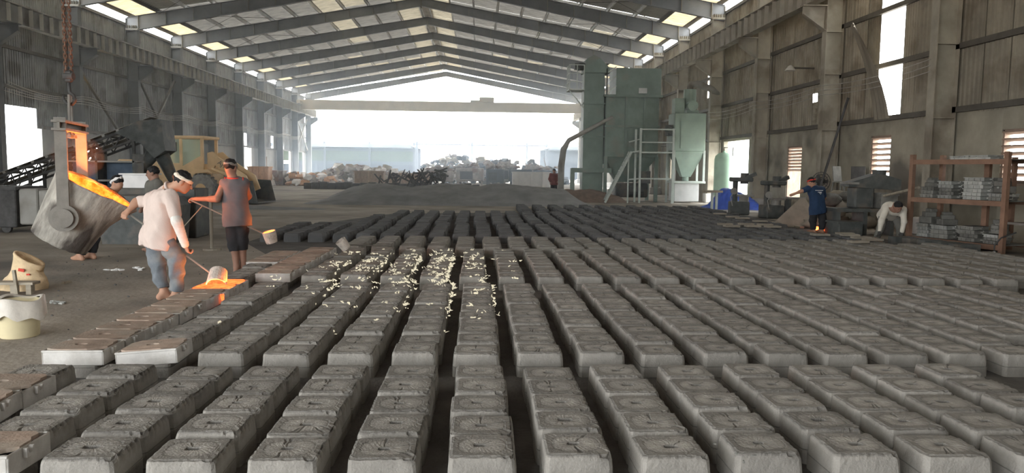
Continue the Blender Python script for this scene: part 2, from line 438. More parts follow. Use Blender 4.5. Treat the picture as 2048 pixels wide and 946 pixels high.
# purlins and roof sheets
ceil_ = struct('ceiling')
PS = [15.2 - 1.49 * i for i in range(11)]
for sx in (-1, 1):
    for s in PS:
        p = MB(); x = XC + sx * s; z = roof_top(s)
        p.lohi((x - .01, Y0 + 8, z), (x + .01, Y1, z + .19)); p.lohi((x - .01, Y0 + 8, z + .175), (x + sx * -.07, Y1, z + .19)); p.lohi((x - .07 * -sx, Y0 + 8, z), (x, Y1, z + .014))
        p.build('purlin', M['purlin'] if s < 13 else M['girt'], ceil_)
sl = math.atan((12.12 - 9.47) / 15.2)
roof_me = corr(5.96, 1.49 / math.cos(sl), .24, .035, 'roof_panel')
sky_me = corr(5.96, 1.49 / math.cos(sl), .16, .03, 'skylight_panel')
dim_me = roof_me.copy()
opaque_me = roof_me.copy(); opaque_me.materials.append(M['roof_opaque']); roof_me.materials.append(M['roof']); sky_me.materials.append(M['skylight']); dim_me.materials.append(M['skylight_dim'])
rr = random.Random(3)
for bi in range(len(FY)):
    y = FY[bi] - 3.0
    for sx in (-1, 1):
        for i in range(10):
            s = PS[i]
            me, nm = (roof_me if y > 42 else opaque_me, 'roof_panel')  # near bays made opaque to cut the top light on the front moulds
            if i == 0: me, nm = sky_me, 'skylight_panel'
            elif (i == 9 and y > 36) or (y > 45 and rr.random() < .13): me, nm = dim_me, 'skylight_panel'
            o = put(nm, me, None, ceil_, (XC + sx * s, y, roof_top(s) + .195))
            # sheet runs from eave to ridge: local y -> up the slope, local x -> along the hall
            yv = Vector((-sx * math.cos(sl), 0, math.sin(sl))); xv = Vector((0, 1, 0)) * (1 if sx < 0 else -1)
            zv = xv.cross(yv)
            o.rotation_euler = Matrix((xv, yv, zv)).transposed().to_euler()
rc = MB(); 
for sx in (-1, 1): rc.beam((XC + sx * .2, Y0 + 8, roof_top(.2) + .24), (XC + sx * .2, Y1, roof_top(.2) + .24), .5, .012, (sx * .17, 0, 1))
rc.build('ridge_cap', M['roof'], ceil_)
sr = MB()
for bi in range(3, len(FY)):
    y = FY[bi]
    for sx in (-1, 1): sr.cyl((XC + sx * 13.7, y - 6, roof_top(13.7) - .08), (XC + sx * 7.8, y, roof_top(7.8) - .08), .012, n=5); sr.cyl((XC + sx * 13.7, y, roof_top(13.7) - .08), (XC + sx * 7.8, y - 6, roof_top(7.8) - .08), .012, n=5)
tag(sr.build('brace_rod', M['girt'], ceil_), kind='stuff')

# runway beams for the bridge crane
for nm, X, sx, mm in (('trim_1', XL + .5, 1, 'steel'), ('trim_2', XR - .5, -1, 'steel_r')):
    rb = struct(nm)
    b = MB(); b.ibeam((X, Y0 + 8, 7.28), (X, Y1, 7.28), .34, .74, .02); b.lohi((X - .04, Y0 + 8, 7.65), (X + .04, Y1, 7.73)); b.build('runway_beam', M[mm], rb)
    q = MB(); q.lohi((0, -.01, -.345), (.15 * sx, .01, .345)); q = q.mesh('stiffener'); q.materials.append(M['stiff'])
    y = 18.5
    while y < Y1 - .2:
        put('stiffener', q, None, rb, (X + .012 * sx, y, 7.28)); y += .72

# walls: profiled sheets, girts, plaster plinth with openings
def wall(nm, X, sx, sheet, girt, plaster, missing, lit, opens, near_open):
    w = struct(nm)
    H = 6.3; me = corr(.97, H, .16, .035, 'cladding_sheet'); me.materials.append(sheet)
    ml = corr(.9, H, .15, .035, 'lit_sheet'); ml.materials.append(M['slot_sheet'])
    n = int((Y1 - .3) / .9)
    def sheet_at(y, z0, z1, m, name='cladding_sheet', off=0.0, kx=1.0):
        o = put(name, m, None, w, (X - sx * off, y, z0))
        xv = Vector((0, 1, 0)) * sx; yv = Vector((0, 0, 1)); zv = xv.cross(yv)
        o.rotation_euler = Matrix((xv, yv, zv)).transposed().to_euler(); o.scale = (kx, (z1 - z0) / H, 1)
        return o
    for i in range(-9, n):
        y = .75 + i * .9; a, b = y - .45, y + .45
        if near_open and b < 4.4: sheet_at(y, 5.3, 9.12, me); continue
        cut = [m for m in missing if a < m[1] - .05 and b > m[0] + .05]
        if not cut: sheet_at(y, 3.05 + rr.uniform(-.04, .03), 9.12, me, off=rr.uniform(0, .02)); continue
        # the sheet is cut where a gap crosses it: narrower strips beside the gap, short pieces above and below it
        ys = sorted({a, b} | {min(max(v, a), b) for m in cut for v in m[:2]})
        for u0, u1 in zip(ys[:-1], ys[1:]):
            if u1 - u0 < .04: continue
            uc, z0 = (u0 + u1) / 2, 3.05
            for m in sorted([m for m in cut if m[0] < uc < m[1]], key=lambda t: t[2]):
                if m[2] > z0 + .1: sheet_at(uc, z0, m[2], me, kx=(u1 - u0) / .9)
                if m in lit: sheet_at(uc, m[2], m[3], ml, 'lit_sheet', kx=(u1 - u0) / .9)
                z0 = m[3]
            if z0 < 9.05: sheet_at(uc, z0, 9.12, me, kx=(u1 - u0) / .9)
    for z in (3.12, 4.66, 6.24, 7.8, 9.08):
        st = Y0 if not near_open or z > 5 else 4.3
        runs = [(st, 30.3), (34.2, Y1)] if near_open and z < 3.5 else [(st, Y1)]
        for r0, r1 in runs: gm = MB(); gm.lohi((X - sx * .03 - .06, r0, z - .07), (X - sx * .03 + .06, r1, z + .07)); gm.build('girt', girt, w)
    # plinth segments between openings
    xs = (X + sx * .02, X + sx * .24)
    edges = sorted(opens, key=lambda t: t[0]); y = Y0
    for (a, b, z0, z1) in edges:
        if a > y: q = MB(); q.lohi((min(xs), y, 0), (max(xs), a, 3.08)); q.build('plaster_panel', plaster, w)
        if z0 > .05: q = MB(); q.lohi((min(xs), a, 0), (max(xs), b, z0)); q.build('plaster_panel', plaster, w)
        if z1 < 3.0: q = MB(); q.lohi((min(xs), a, z1), (max(xs), b, 3.08)); q.build('plaster_panel', plaster, w)
        y = b
    if y < Y1: q = MB(); q.lohi((min(xs), y, 0), (max(xs), Y1, 3.08)); q.build('plaster_panel', plaster, w)
    return w, me
Lm = [(30.35, 33.75, 2.9, 3.9), (36.45, 37.35, 2.9, 6.85), (48.75, 49.6, 3.0, 6.85), (36.5, 37.4, 7.9, 8.15), (48.6, 49.4, 7.85, 8.2), (60.9, 61.9, 3.0, 6.9), (61.9, 63.3, 3.0, 4.2), (60.8, 61.9, 7.8, 8.25), (72.6, 75.2, 3.0, 3.7), (70.6, 71.4, 3.0, 4.3), (78.6, 80.4, 8.2, 9.3)]
Rm = [(20.75, 22.05, 3.05, 9.0), (38.0, 38.9, 5.3, 7.0), (26.0, 26.4, 4.0, 4.3)]
Lo = [(-8.0, 4.2, 0, 3.08), (30.4, 34.1, 0, 3.08), (37.9, 39.3, .9, 2.4), (56.6, 57.7, 1.0, 2.5), (60.9, 64.6, 0, 3.08), (68.2, 69.3, .9, 2.4), (72.6, 77.9, 0, 3.08), (78.7, 83.9, 0, 3.08)]
Ro = [(15.5, 16.6, 1.3, 2.55), (21.2, 22.3, 1.19, 2.64), (27.15, 28.45, .55, 2.5), (32.6, 36.0, 0, 2.95), (45, 46, 1.0, 2.4), (60.6, 65.6, 0, 3.08), (73, 77.5, 0, 3.08)]
wall_l, _ = wall('wall_left', WL, -1, M['sheet_l'], M['girt'], M['plaster_l'], Lm, [Lm[1]], Lo, True)
wall_r, sheet_r_me = wall('wall_right', WR, 1, M['sheet_r'], M['girt'], M['plaster_r'], Rm, [], Ro, False)
# bent loose sheet beside the tall gap in the right wall
vs = []; fs = []; n = 9
for j in range(7):
    t = j / 6; tw = .5 * t; z = 3.1 + 2.75 * t
    for i in range(n):
        u = i / (n - 1) * .85; bump = .035 if i % 2 else 0
        vs.append((WR - .12 - .55 * t * t - bump - .25 * t * (u / .85), 21.95 - u * math.cos(tw) + .55 * t, z + .12 * t * math.sin(u * 5)))
for j in range(6):
    for i in range(n - 1): a = j * n + i; fs.append((a, a + 1, a + n + 1, a + n))
MB().add(vs, fs).build('bent_cladding_sheet', M['sheet_r'], wall_r)

# end walls: gable above the near opening
ew = MB(); ew.lohi((WL, Y0, 6.0), (WR, Y0 + .15, 9.4)); ew.prism([(WL, 9.4), (WR, 9.4), (XC, 12.2)], .15, Matrix.Translation((0, Y0 + .08, 0)))
ew.lohi((-3.0, Y0, 0), (WR, Y0 + .15, 6.0)); ew.lohi((WL, Y0, 0), (-16.0, Y0 + .15, 6.0))
tag(ew.build('wall_near', M['sheet_l']), kind='structure')
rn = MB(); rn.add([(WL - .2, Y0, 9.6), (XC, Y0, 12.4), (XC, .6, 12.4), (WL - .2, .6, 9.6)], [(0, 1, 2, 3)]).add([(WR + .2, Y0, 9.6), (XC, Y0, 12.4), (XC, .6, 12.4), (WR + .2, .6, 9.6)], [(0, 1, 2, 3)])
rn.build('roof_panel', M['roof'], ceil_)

# louvred windows
def louvre(i, X, y0, y1, z0, z1, ns, zs):
    w = struct('window_%d' % i)
    f = MB(); t = .05
    f.lohi((X, y0, z1 - t), (X + .12, y1, z1)); f.lohi((X, y0, z0), (X + .12, y1, z0 + t)); f.lohi((X, y0, z0), (X + .12, y0 + t, z1)); f.lohi((X, y1 - t, z0), (X + .12, y1, z1))
    f.build('frame', M['louvre'], w)
    for k in range(ns):
        z = zs + (z1 - zs) * (k + .5) / ns; s = MB()
        s.beam((X + .03, y0, z), (X + .03, y1, z), .12, .03, (.5 if X > 0 else -.5, 0, 1)); s.build('slat', M['louvre'], w)
louvre(1, WR + .05, 21.2, 22.3, 1.19, 2.64, 9, 1.19)
louvre(2, WR + .05, 27.15, 28.45, .55, 2.5, 8, 1.55)
louvre(3, WR + .05, 15.5, 16.6, 1.3, 2.55, 8, 1.3)
louvre(4, WL - .2, 37.9, 39.3, .9, 2.4, 6, .9)
louvre(5, WL - .2, 56.6, 57.7, 1.0, 2.5, 7, 1.0)
louvre(6, WL - .2, 68.2, 69.3, .9, 2.4, 7, .9)

# bracing and cables on the left wall
def brace(name, pts, r, m, parent): q = MB(); [q.beam(a, b, r, r) for a, b in pts]; return q.build(name, m, parent)
brace('wall_brace', [((WL + .3, 42.6, 6.7), (WL + .3, 45.3, 4.3))], .12, M['girt'], wall_l)
brace('wall_brace', [((WL + .3, 48.0, 6.7), (WL + .3, 45.3, 4.3))], .12, M['girt'], wall_l)
brace('wall_brace', [((WL + .3, 36.6, 6.2), (WL + .3, 40.6, 3.2))], .12, M['girt'], wall_l)
brace('wall_brace', [((WL + .3, 79, 6.7), (WL + .3, 84, 3.3)), ((WL + .3, 84, 6.7), (WL + .3, 79, 3.3))], .1, M['steel'], wall_l)
for k in range(4):
    q = MB(); pts = []
    for j in range(61):
        y = 30.3 + j * .8; ph = ((y - 30.3) % 6.0) / 6.0
        pts.append((XL + .1 + .05 * k, y, 4.35 + .12 * k - .22 * 4 * ph * (1 - ph) * (.7 + .2 * k)))
    q.tube(pts, .012, 4); q.build('cable', M['wire'], wall_l)
q = MB()
for k in range(3):
    pts = []
    for j in range(25):
        y = 18.3 + j * .75; ph = ((y - 18.3) % 6.0) / 6.0
        pts.append((XR - .06, y, 4.05 + .15 * k - .12 * 4 * ph * (1 - ph)))
    q.tube(pts, .01, 4)
tag(q.build('cable', M['wire'], wall_r), kind='stuff')

# bridge cranes
def crane(y, label, group=None):
    c = thing('bridge_crane', label, 'crane', (0, y, 7.73))
    gm = MB(); gm.lohi((XL + .4, -.25, -.46), (XR - .4, .25, .52), ch=.02); gm.build('girder', M['crane'], c)
    for X in (XL + .5, XR - .5):
        e = MB(); e.lohi((X - .18, -1.2, .06), (X + .18, 1.2, .42), ch=.03); e.build('end_truck', M['crane'], c)
        for yy in (-.95, .95): w = MB(); w.cyl((X - .06, yy, .14), (X + .06, yy, .14), .14, n=14); w.build('wheel', M['iron'], c)
    t = MB(); t.lohi((.0, -.5, .52), (1.5, .5, 1.0), ch=.03); t.lohi((-.9, -.3, .52), (0, .3, .7)); t.build('trolley', M['crane'], c)
    return c
crane(77.6, 'long pale overhead bridge crane spanning the hall before the bright far opening')
# ------------------------------------------------------------------ sand moulds
ORD = ['zeroth', 'first', 'second', 'third', 'fourth', 'fifth', 'sixth', 'seventh', 'eighth', 'ninth', 'tenth', 'eleventh', 'twelfth', 'thirteenth', 'fourteenth', 'fifteenth', 'sixteenth', 'seventeenth', 'eighteenth', 'nineteenth', 'twentieth', 'twenty-first', 'twenty-second', 'twenty-third', 'twenty-fourth', 'twenty-fifth']
def ring(hx, hy, r, n):
    """n points evenly along a rectangle with corner radius r"""
    r = min(r, hx * .98, hy * .98); sx, sy, q = 2 * (hx - r), 2 * (hy - r), math.pi * r / 2
    per = 2 * sx + 2 * sy + 4 * q; out = []
    for i in range(n):
        d = per * ((i + .5) / n)
        # start at the middle of the right side, anticlockwise
        d = (d + sy / 2) % per
        for cx, cy, dx, dy, a0, L in ((hx, -hy + r, 0, 1, 0, sy), (hx - r, hy, -1, 0, 90, sx), (-hx, hy - r, 0, -1, 180, sy), (-hx + r, -hy, 1, 0, 270, sx)):
            if d < L: out.append((cx + dx * d, cy + dy * d)); break
            d -= L
            if d < q:
                t = R(a0) + d / r
                kx, ky = {0: (hx - r, hy - r), 90: (-hx + r, hy - r), 180: (-hx + r, -hy + r), 270: (hx - r, -hy + r)}[a0]
                out.append((kx + r * math.cos(t), ky + r * math.sin(t))); break
            d -= q
        else: out.append((hx, 0))
    return out
def mould_mesh(seed, n=64):
    rs = random.Random(seed); vs = []; tone = []; fs = []
    H = .186 + rs.uniform(-.006, .006)
    crumble = [rs.random() for _ in range(n)]
    cr_a = [rs.uniform(0, 2 * math.pi) for _ in range(rs.choice((0, 1, 1, 3)))]
    if rs.random() < .5: cr_a.append(-math.pi / 2 + rs.uniform(-.15, .15))
    hole = (rs.uniform(-.015, .015), rs.uniform(-.012, .012))
    hx = rs.uniform(.028, .040); cl = .045 + .03 * rs.random()
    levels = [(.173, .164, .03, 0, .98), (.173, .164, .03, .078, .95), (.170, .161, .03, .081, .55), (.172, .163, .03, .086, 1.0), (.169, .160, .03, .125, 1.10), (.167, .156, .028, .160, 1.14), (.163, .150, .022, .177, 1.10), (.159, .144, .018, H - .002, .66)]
    for li, (a, b, e, z, t) in enumerate(levels):
        for i, (x, y) in enumerate(ring(a, b, e, n)):
            k = crumble[i] * (1.0 if x > .10 else .35)
            zz, tt = z, t
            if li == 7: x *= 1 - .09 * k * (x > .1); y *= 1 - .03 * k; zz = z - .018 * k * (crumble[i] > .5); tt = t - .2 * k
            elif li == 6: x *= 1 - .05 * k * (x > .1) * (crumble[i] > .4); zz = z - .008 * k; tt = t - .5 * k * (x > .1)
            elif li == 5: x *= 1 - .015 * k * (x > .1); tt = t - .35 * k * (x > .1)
            x += rs.uniform(-.0012, .0012); y += rs.uniform(-.0012, .0012)
            vs.append((x, y, zz)); tone.append(tt)
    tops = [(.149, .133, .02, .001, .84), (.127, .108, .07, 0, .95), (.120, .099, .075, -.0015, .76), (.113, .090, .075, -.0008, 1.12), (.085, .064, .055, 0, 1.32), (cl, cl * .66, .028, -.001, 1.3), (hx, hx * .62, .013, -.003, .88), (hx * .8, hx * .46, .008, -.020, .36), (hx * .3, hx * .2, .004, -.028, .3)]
    for li, (a, b, e, dz, t) in enumerate(tops):
        for i, (x, y) in enumerate(ring(a, b, e, n)):
            th = math.atan2(y, x); zz = H + dz + rs.uniform(-.0012, .0012); tt = t + rs.uniform(-.05, .05)
            if li in (4, 5) or (li in (1, 2, 3) and len(cr_a) > 2):
                for ca in cr_a:
                    d = abs((th - ca + math.pi) % (2 * math.pi) - math.pi)
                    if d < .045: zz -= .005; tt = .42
            if li == 0: zz -= .006 * crumble[i] * (x > .1)
            vs.append((x + hole[0] * (li > 3), y + hole[1] * (li > 3), zz)); tone.append(tt)
    m = len(levels) + len(tops)
    for r in range(m - 1):
        for i in range(n): fs.append((r * n + i, r * n + (i + 1) % n, r * n + n + (i + 1) % n, r * n + n + i))
    fs.append(tuple((m - 1) * n + i for i in range(n)))
    me = bpy.data.meshes.new('sand_mould'); me.from_pydata(vs, [], fs); me.update()
    ca = me.color_attributes.new('tone', 'FLOAT_COLOR', 'POINT')
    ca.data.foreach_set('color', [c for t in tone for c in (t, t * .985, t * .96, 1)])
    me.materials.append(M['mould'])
    return me
moulds = [mould_mesh(100 + i) for i in range(12)]
PX, PY = .4675, .3465
rs = random.Random(42)
n_ind = 0
jacketed = []       # (x, y, column) of moulds wearing a jacket
def one_mould(x, y, label):
    global n_ind
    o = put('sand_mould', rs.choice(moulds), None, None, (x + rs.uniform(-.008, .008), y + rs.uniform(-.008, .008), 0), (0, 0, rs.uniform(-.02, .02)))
    k = rs.uniform(.96, 1.03); o.scale = (k, rs.uniform(.97, 1.02), rs.uniform(.95, 1.05))
    tag(o, label, 'mould', 'sand moulds set out in rows on the foundry floor'); n_ind += 1
    return o
def bank(nm, xs, ys, skip=None):
    for ci, x in enumerate(xs):
        for ri, y in enumerate(ys):
            if skip and skip(ci, ri, x, y): continue
            one_mould(x + rs.uniform(-.004, .004), y, 'grey sand mould, %s back in %s column from left, %s' % (ORD[ri + 1], ORD[ci + 1], nm))
q = MB(); q.add([(-3.3, 3.1, .004), (4.6, 3.1, .004), (10.6, 12.0, .004), (9.4, 17.5, .004), (9.4, 29.0, .004), (-2.9, 25.2, .004), (-4.7, 19.3, .004), (-4.7, 15.3, .004), (-3.35, 12.5, .004)], [tuple(range(9))])
tag(q.build('black_sand', M['black_sand']), 'dark spilled sand covering the floor between the rows of moulds', 'sand', None, 'stuff')
# nearest bank: five rows
B1x = [.02 + PX * k for k in range(-6, 8)]
B1x[0] = -2.90; B1x[1] = -2.36
B1y = [3.60 + PY * i for i in range(5)]
bank('nearest bank', B1x, B1y, lambda c, r, x, y: abs(x / y) > .76 and x < 0 or x - .17 > .735 * (y + .15))
B2x = [.0 + PX * k for k in range(-6, 14)]
B2x[0] = -2.92; B2x[1] = -2.40
B2y = [5.615 + PY * i for i in range(10)]
bank('second bank', B2x, B2y, lambda c, r, x, y: x - .17 > .735 * (y + .15))
B3x = [-.07 + .50 * k for k in range(-5, 19)]
B3y = [9.60 + .345 * i for i in range(10)]
overflow = []
def skip3(c, r, x, y):
    if x - .17 > .735 * (y + .15): return True
    if n_ind >= 300: overflow.append((x, y)); return True
bank('third bank', B3x, B3y[:2], skip3)

# farther banks: too many to pick apart, joined into one mass
fv = []; ff = []
def low_mould(x, y, h=.18):
    n = len(fv); j = lambda: rs.uniform(-.006, .006)
    h += rs.uniform(-.008, .008); x += rs.uniform(-.012, .012); y += rs.uniform(-.01, .01)
    for a, b, z in ((.17, .16, 0), (.167, .157, h * .68), (.148, .133, h), (.10, .09, h), (.03, .02, h - .002)):
        for sx, sy in ((-1, -.8), (-.8, -1), (.8, -1), (1, -.8), (1, .8), (.8, 1), (-.8, 1), (-1, .8)):
            fv.append((x + a * sx + j(), y + b * sy + j(), z + (j() * .6 if z > .1 else 0)))
    for r in range(4):
        for i in range(8): ff.append((n + r * 8 + i, n + r * 8 + (i + 1) % 8, n + r * 8 + 8 + (i + 1) % 8, n + r * 8 + 8 + i))
    ff.append(tuple(n + 32 + i for i in range(8)))
def right_limit(y): return 9.6 if y < 13 else 9.0 if y < 14.6 else 8.4 if y < 16.3 else 7.6 if y < 19 else 8.2 if y < 24 else 8.7
def field(xs, ys, h=.18, ok=lambda x, y: True):
    for x in xs:
        for y in ys:
            if ok(x, y) and x < right_limit(y) and x / y < .79: low_mould(x, y, h)
for x, y in overflow: low_mould(x, y)
for x in B3x:
    for ri, y in enumerate(B3y):
        if ri < 2: continue
        low_mould(x, y) if x / y < .79 else None
def mass(nm, label, mt):
    global fv, ff
    me = bpy.data.meshes.new(nm); me.from_pydata(fv, [], ff); me.update(); me.materials.append(mt)
    ca = me.color_attributes.new('tone', 'FLOAT_COLOR', 'POINT')
    tn = []
    for i in range(len(fv)):
        t = (.95, 1.0, .85, .82, 1.02)[(i // 8) % 5]; tn += [t, t, t * .97, 1]
    ca.data.foreach_set('color', tn)
    o = put(nm, me); fv, ff = [], []
    return tag(o, label, 'moulds', None, 'stuff')
mass('sand_moulds', 'rows of grey sand moulds filling the third bank beyond its first two rows', M['mould'])
P4 = .49
field([-2.2 + P4 * k for k in range(0, 9)], [13.25 + .345 * i for i in range(6)])
field([2.1 + P4 * k for k in range(0, 20)], [13.35 + .345 * i for i in range(6)], .16)
mass('sand_moulds', 'rows of grey sand moulds in the fourth bank, behind the pale ash flecks', M['mould'])
field([-4.3 + P4 * k for k in range(0, 27)], [15.6 + .345 * i for i in range(10)], .18, lambda x, y: not (x < -3.0 and y > 19))
field([-2.9 + P4 * k for k in range(0, 24)], [19.25 + .345 * i for i in range(9)], .18, lambda x, y: True)
field([-2.4 + P4 * k for k in range(0, 23)], [22.6 + .345 * i for i in range(6)], .18, lambda x, y: True)
field([1.6 + .6 * k for k in range(0, 12)], [25.0 + .345 * i for i in range(11)], .2, lambda x, y: True)
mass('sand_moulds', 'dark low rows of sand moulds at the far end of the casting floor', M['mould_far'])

# ------------------------------------------------------------------ jackets and weight plates on the left columns
def jacket_parts():
    a, b, h, t = .216, .1685, .112, .008
    fr = MB()
    for sx in (-1, 1): fr.box((sx * (a - t / 2), 0, h / 2), (t, 2 * b, h), None, .004)
    fr.box((0, -b + t / 2, h / 2), (2 * a - 2 * t, t, h), None, .004); fr.box((0, b - t / 2, h / 2), (2 * a - 2 * t, t, h), None, .004)
    fr.box((0, -b + .004, h - .008), (2 * a, .022, .014), None, .003)
    lug = MB(); lug.prism([(-.03, 0), (.03, 0), (.03, .045), (.02, .045), (.01, .015), (-.01, .015), (-.02, .045), (-.03, .045)], .022, Matrix.Translation((a + .010, -.03, .062)) @ Matrix.Rotation(R(90), 4, 'Z'))
    return fr.mesh('frame'), lug.mesh('lug')
jf, jl = jacket_parts(); jf.materials.append(M['jacket']); jl.materials.append(M['jacket'])
def plate_mesh(seed, m):
    rs2 = random.Random(seed); n = 28; vs = []; fs = []
    out = []
    base = [(-.196, -.150), (-.10, -.158), (.02, -.158), (.11, -.155), (.15, -.11), (.165, -.095), (.202, -.095), (.202, .03), (.175, .05), (.196, .09), (.18, .155), (.05, .158), (-.06, .158), (-.18, .156), (-.2, .07), (-.2, -.05)]
    # resample outline by angle so it can be bridged with the pouring hole
    def radius(t):
        best = .15; d = Vector((math.cos(t), math.sin(t)))
        for i in range(len(base)):
            p, q = Vector(base[i]), Vector(base[(i + 1) % len(base)]); e = q - p
            den = d.x * e.y - d.y * e.x
            if abs(den) < 1e-9: continue
            s = (p.x * e.y - p.y * e.x) / den; u = (p.x * d.y - p.y * d.x) / den
            if s > 0 and -1e-6 <= u <= 1 + 1e-6: best = s
        return best
    for z, inner in ((0, 0), (.020, 0), (.020, 1), (0, 1)):
        for i in range(n):
            t = 2 * math.pi * (i + .5) / n
            if inner: x, y = .045 * math.cos(t) - .02, .030 * math.sin(t)
            else: r = radius(t) * (1 + rs2.uniform(-.012, .012)); x, y = r * math.cos(t), r * math.sin(t)
            vs.append((x, y, z + (rs2.uniform(-.0004, .0004) if z else 0)))
    for r in range(4):
        for i in range(n): a, b = r * n, ((r + 1) % 4) * n; fs.append((a + i, a + (i + 1) % n, b + (i + 1) % n, b + i))
    me = bpy.data.meshes.new('weight_plate'); me.from_pydata(vs, [], fs); me.update(); me.materials.append(m); return me
plates = [plate_mesh(i, M['rust']) for i in range(4)]
hotplate = plate_mesh(9, M['ember'])
def jacket(x, y, label_j, label_p, tilt=(0, 0), rz=0.0, hot=False, z=.098):
    t = thing('moulding_jacket', label_j, 'jacket', (x, y, z), rz, 'pale metal jackets around the left moulds')
    t.rotation_euler = (tilt[0], tilt[1], rz)
    put('frame', jf, None, t); put('lug', jl, None, t)
    p = put('weight_plate', hotplate if hot else rs.choice(plates), None, None, (x, y, z + .098 + .001), (tilt[0] + rs.uniform(-.012, .012), tilt[1] + rs.uniform(-.012, .012), rz + rs.uniform(-.04, .04)))
    tag(p, label_p, 'plate', 'rust brown weight plates lying in the jackets')
jac = [(-2.36, B1y[0], 'the one nearest to the lower left corner', 0), (-2.90, B1y[1], 'nearest bank outer column, first of three', 0),
       (-2.90, B1y[2], 'nearest bank outer column, middle of three', 0), (-2.90, B1y[3], 'nearest bank outer column, rearmost of three', 0), (-2.40, B2y[0], 'tilted, heading the inner left column', 1)]
for x, y, w, tl in jac:
    jacket(x, y, 'whitish cast metal jacket, %s' % w, 'rust brown weight plate with pouring hole, %s' % w, (rs.uniform(-.025, .025), -.06 * tl + rs.uniform(-.02, .02)), rs.uniform(-.07, .07))
for i in range(10):
    w = 'second bank outer left column, %s from front' % ORD[i + 1]
    hot = i in (8, 9)
    jacket(-2.92, B2y[i], 'whitish cast metal jacket, %s' % w, ('red hot glowing plate, %s' if hot else 'rust brown weight plate, %s') % w, (0, 0), rs.uniform(-.03, .03), hot)
for i in range(9):
    w = 'third bank left column, %s from front' % ORD[i + 1]
    jacket(B3x[0], B3y[i], 'pinkish lit metal jacket, %s' % w, 'dusty weight plate, %s' % w, (0, 0), rs.uniform(-.03, .03))
for i in range(8):
    y = 9.3 + i * .36; w = '%s in row ending at the man in vest' % ORD[i + 1]
    one_mould(-3.03, y, 'dark sand mould under jacket, %s' % w)
    if i > 3: jacket(-3.03, y, 'grey metal jacket, %s' % w, 'brown weight plate, %s' % w, (0, 0), rs.uniform(-.04, .04))
# molten drips running down beside the freshly poured moulds
d = MB()
x, y = -2.92 + .232, 7.93
d.tube([(x, y, .2), (x + .01, y - .01, .15), (x + .03, y, .08), (x + .02, y - .02, .02)], [.022, .016, .012, .018], 6)
tag(d.build('molten_drip', M['ember'], smooth=True), 'red molten iron running down between moulds under the tipped hand ladle', 'drip', kind='thing')

# ------------------------------------------------------------------ pale flames and ash curling out of the cooling moulds
def wisps(n, pick, nm, label):
    q = MB(); r2 = random.Random(8)
    for _ in range(n):
        x, y, z = pick(r2); k = r2.randint(2, 4); sc = r2.uniform(.5, 1.15)
        for _b in range(r2.randint(1, 3)): q.blob((x + r2.gauss(0, .02), y + r2.gauss(0, .03), z + r2.uniform(.0, .012)), (r2.uniform(.005, .016), r2.uniform(.005, .014), r2.uniform(.003, .012)), 6, 4, .5, r2)
        for _k in range(k - 1):
            px_, py_ = x + r2.gauss(0, .022), y + r2.gauss(0, .03); hgt = r2.uniform(.010, .04) * sc
            a, b = r2.uniform(-.03, .03), r2.uniform(-.02, .02); w = r2.uniform(.0025, .0075)
            q.tube([(px_, py_, z), (px_ + a * .3, py_ + b, z + hgt * .45), (px_ + a, py_ + b, z + hgt * .8), (px_ + a * 1.5, py_ + b, z + hgt)], [w * .6, w, w * .7, .001], 5)
    return tag(q.build(nm, M['flame'], smooth=True), label, 'flames', None, 'stuff')
def edge_pick(r2):
    c = r2.choices((-4, -3, -2, -1, 0), (1, 2, 4, 4, 2))[0]; y = 5.9 + 6.5 * r2.betavariate(3, 2)
    x = (PX * c if y < 9.2 else -.07 + .5 * c)
    if y > 10.8 and c > -1: x -= .5
    return x + .152 + r2.gauss(0, .012), y, r2.uniform(.10, .165)
wisps(300, edge_pick, 'gas_flame', 'pale wisps of flame and ash along the right edges of the middle mould columns')
def top_pick(r2):
    c = r2.choices((-5, -4, -3, -2, -1, 0, 1), (1, 2, 3, 4, 4, 3, .5))[0]; y = 6.0 + 6.6 * r2.betavariate(2.5, 1.7)
    x = (PX * c if y < 9.2 else -.07 + .5 * c)
    return x + r2.gauss(0, .07), y, .178
wisps(210, top_pick, 'ash_fleck', 'pale ash flecks and small flames on top of the cooling moulds')
# white spatter on a few moulds
for (u, v, z, s, lab) in ((365, 934, .10, .07, 'white spatter on the front of the third near mould'), (1185, 735, .02, .06, 'white lime streak at the foot of a second bank mould'), (1365, 797, .10, .05, 'white splash on the left face of a near mould'), (1765, 716, .11, .05, 'white splash on a second bank mould at the right')):
    p = gp(u, v, z); q = MB(); r2 = random.Random(int(u))
    for k in range(9): q.blob((p.x + r2.gauss(0, s * .4), p.y + .006, max(.008, z + r2.gauss(0, s * .35))), (r2.uniform(.004, .014), .007, r2.uniform(.004, .016)), 7, 5, .3, r2)
    tag(q.build('lime_spatter', M['lime']), lab, 'spatter', kind='stuff')
q = MB(); p = gp(1505, 903, .185); r2 = random.Random(5)
for k in range(26): q.blob((p.x + r2.gauss(0, .07), p.y + r2.gauss(.03, .05), .183 + r2.uniform(0, .006)), (r2.uniform(.004, .018), r2.uniform(.004, .014), r2.uniform(.003, .008)), 6, 4, .4, r2)
tag(q.build('metal_crumbs', M['alu_d']), 'dark crumbs of metal splashed on top of a near mould', 'crumbs', kind='stuff')
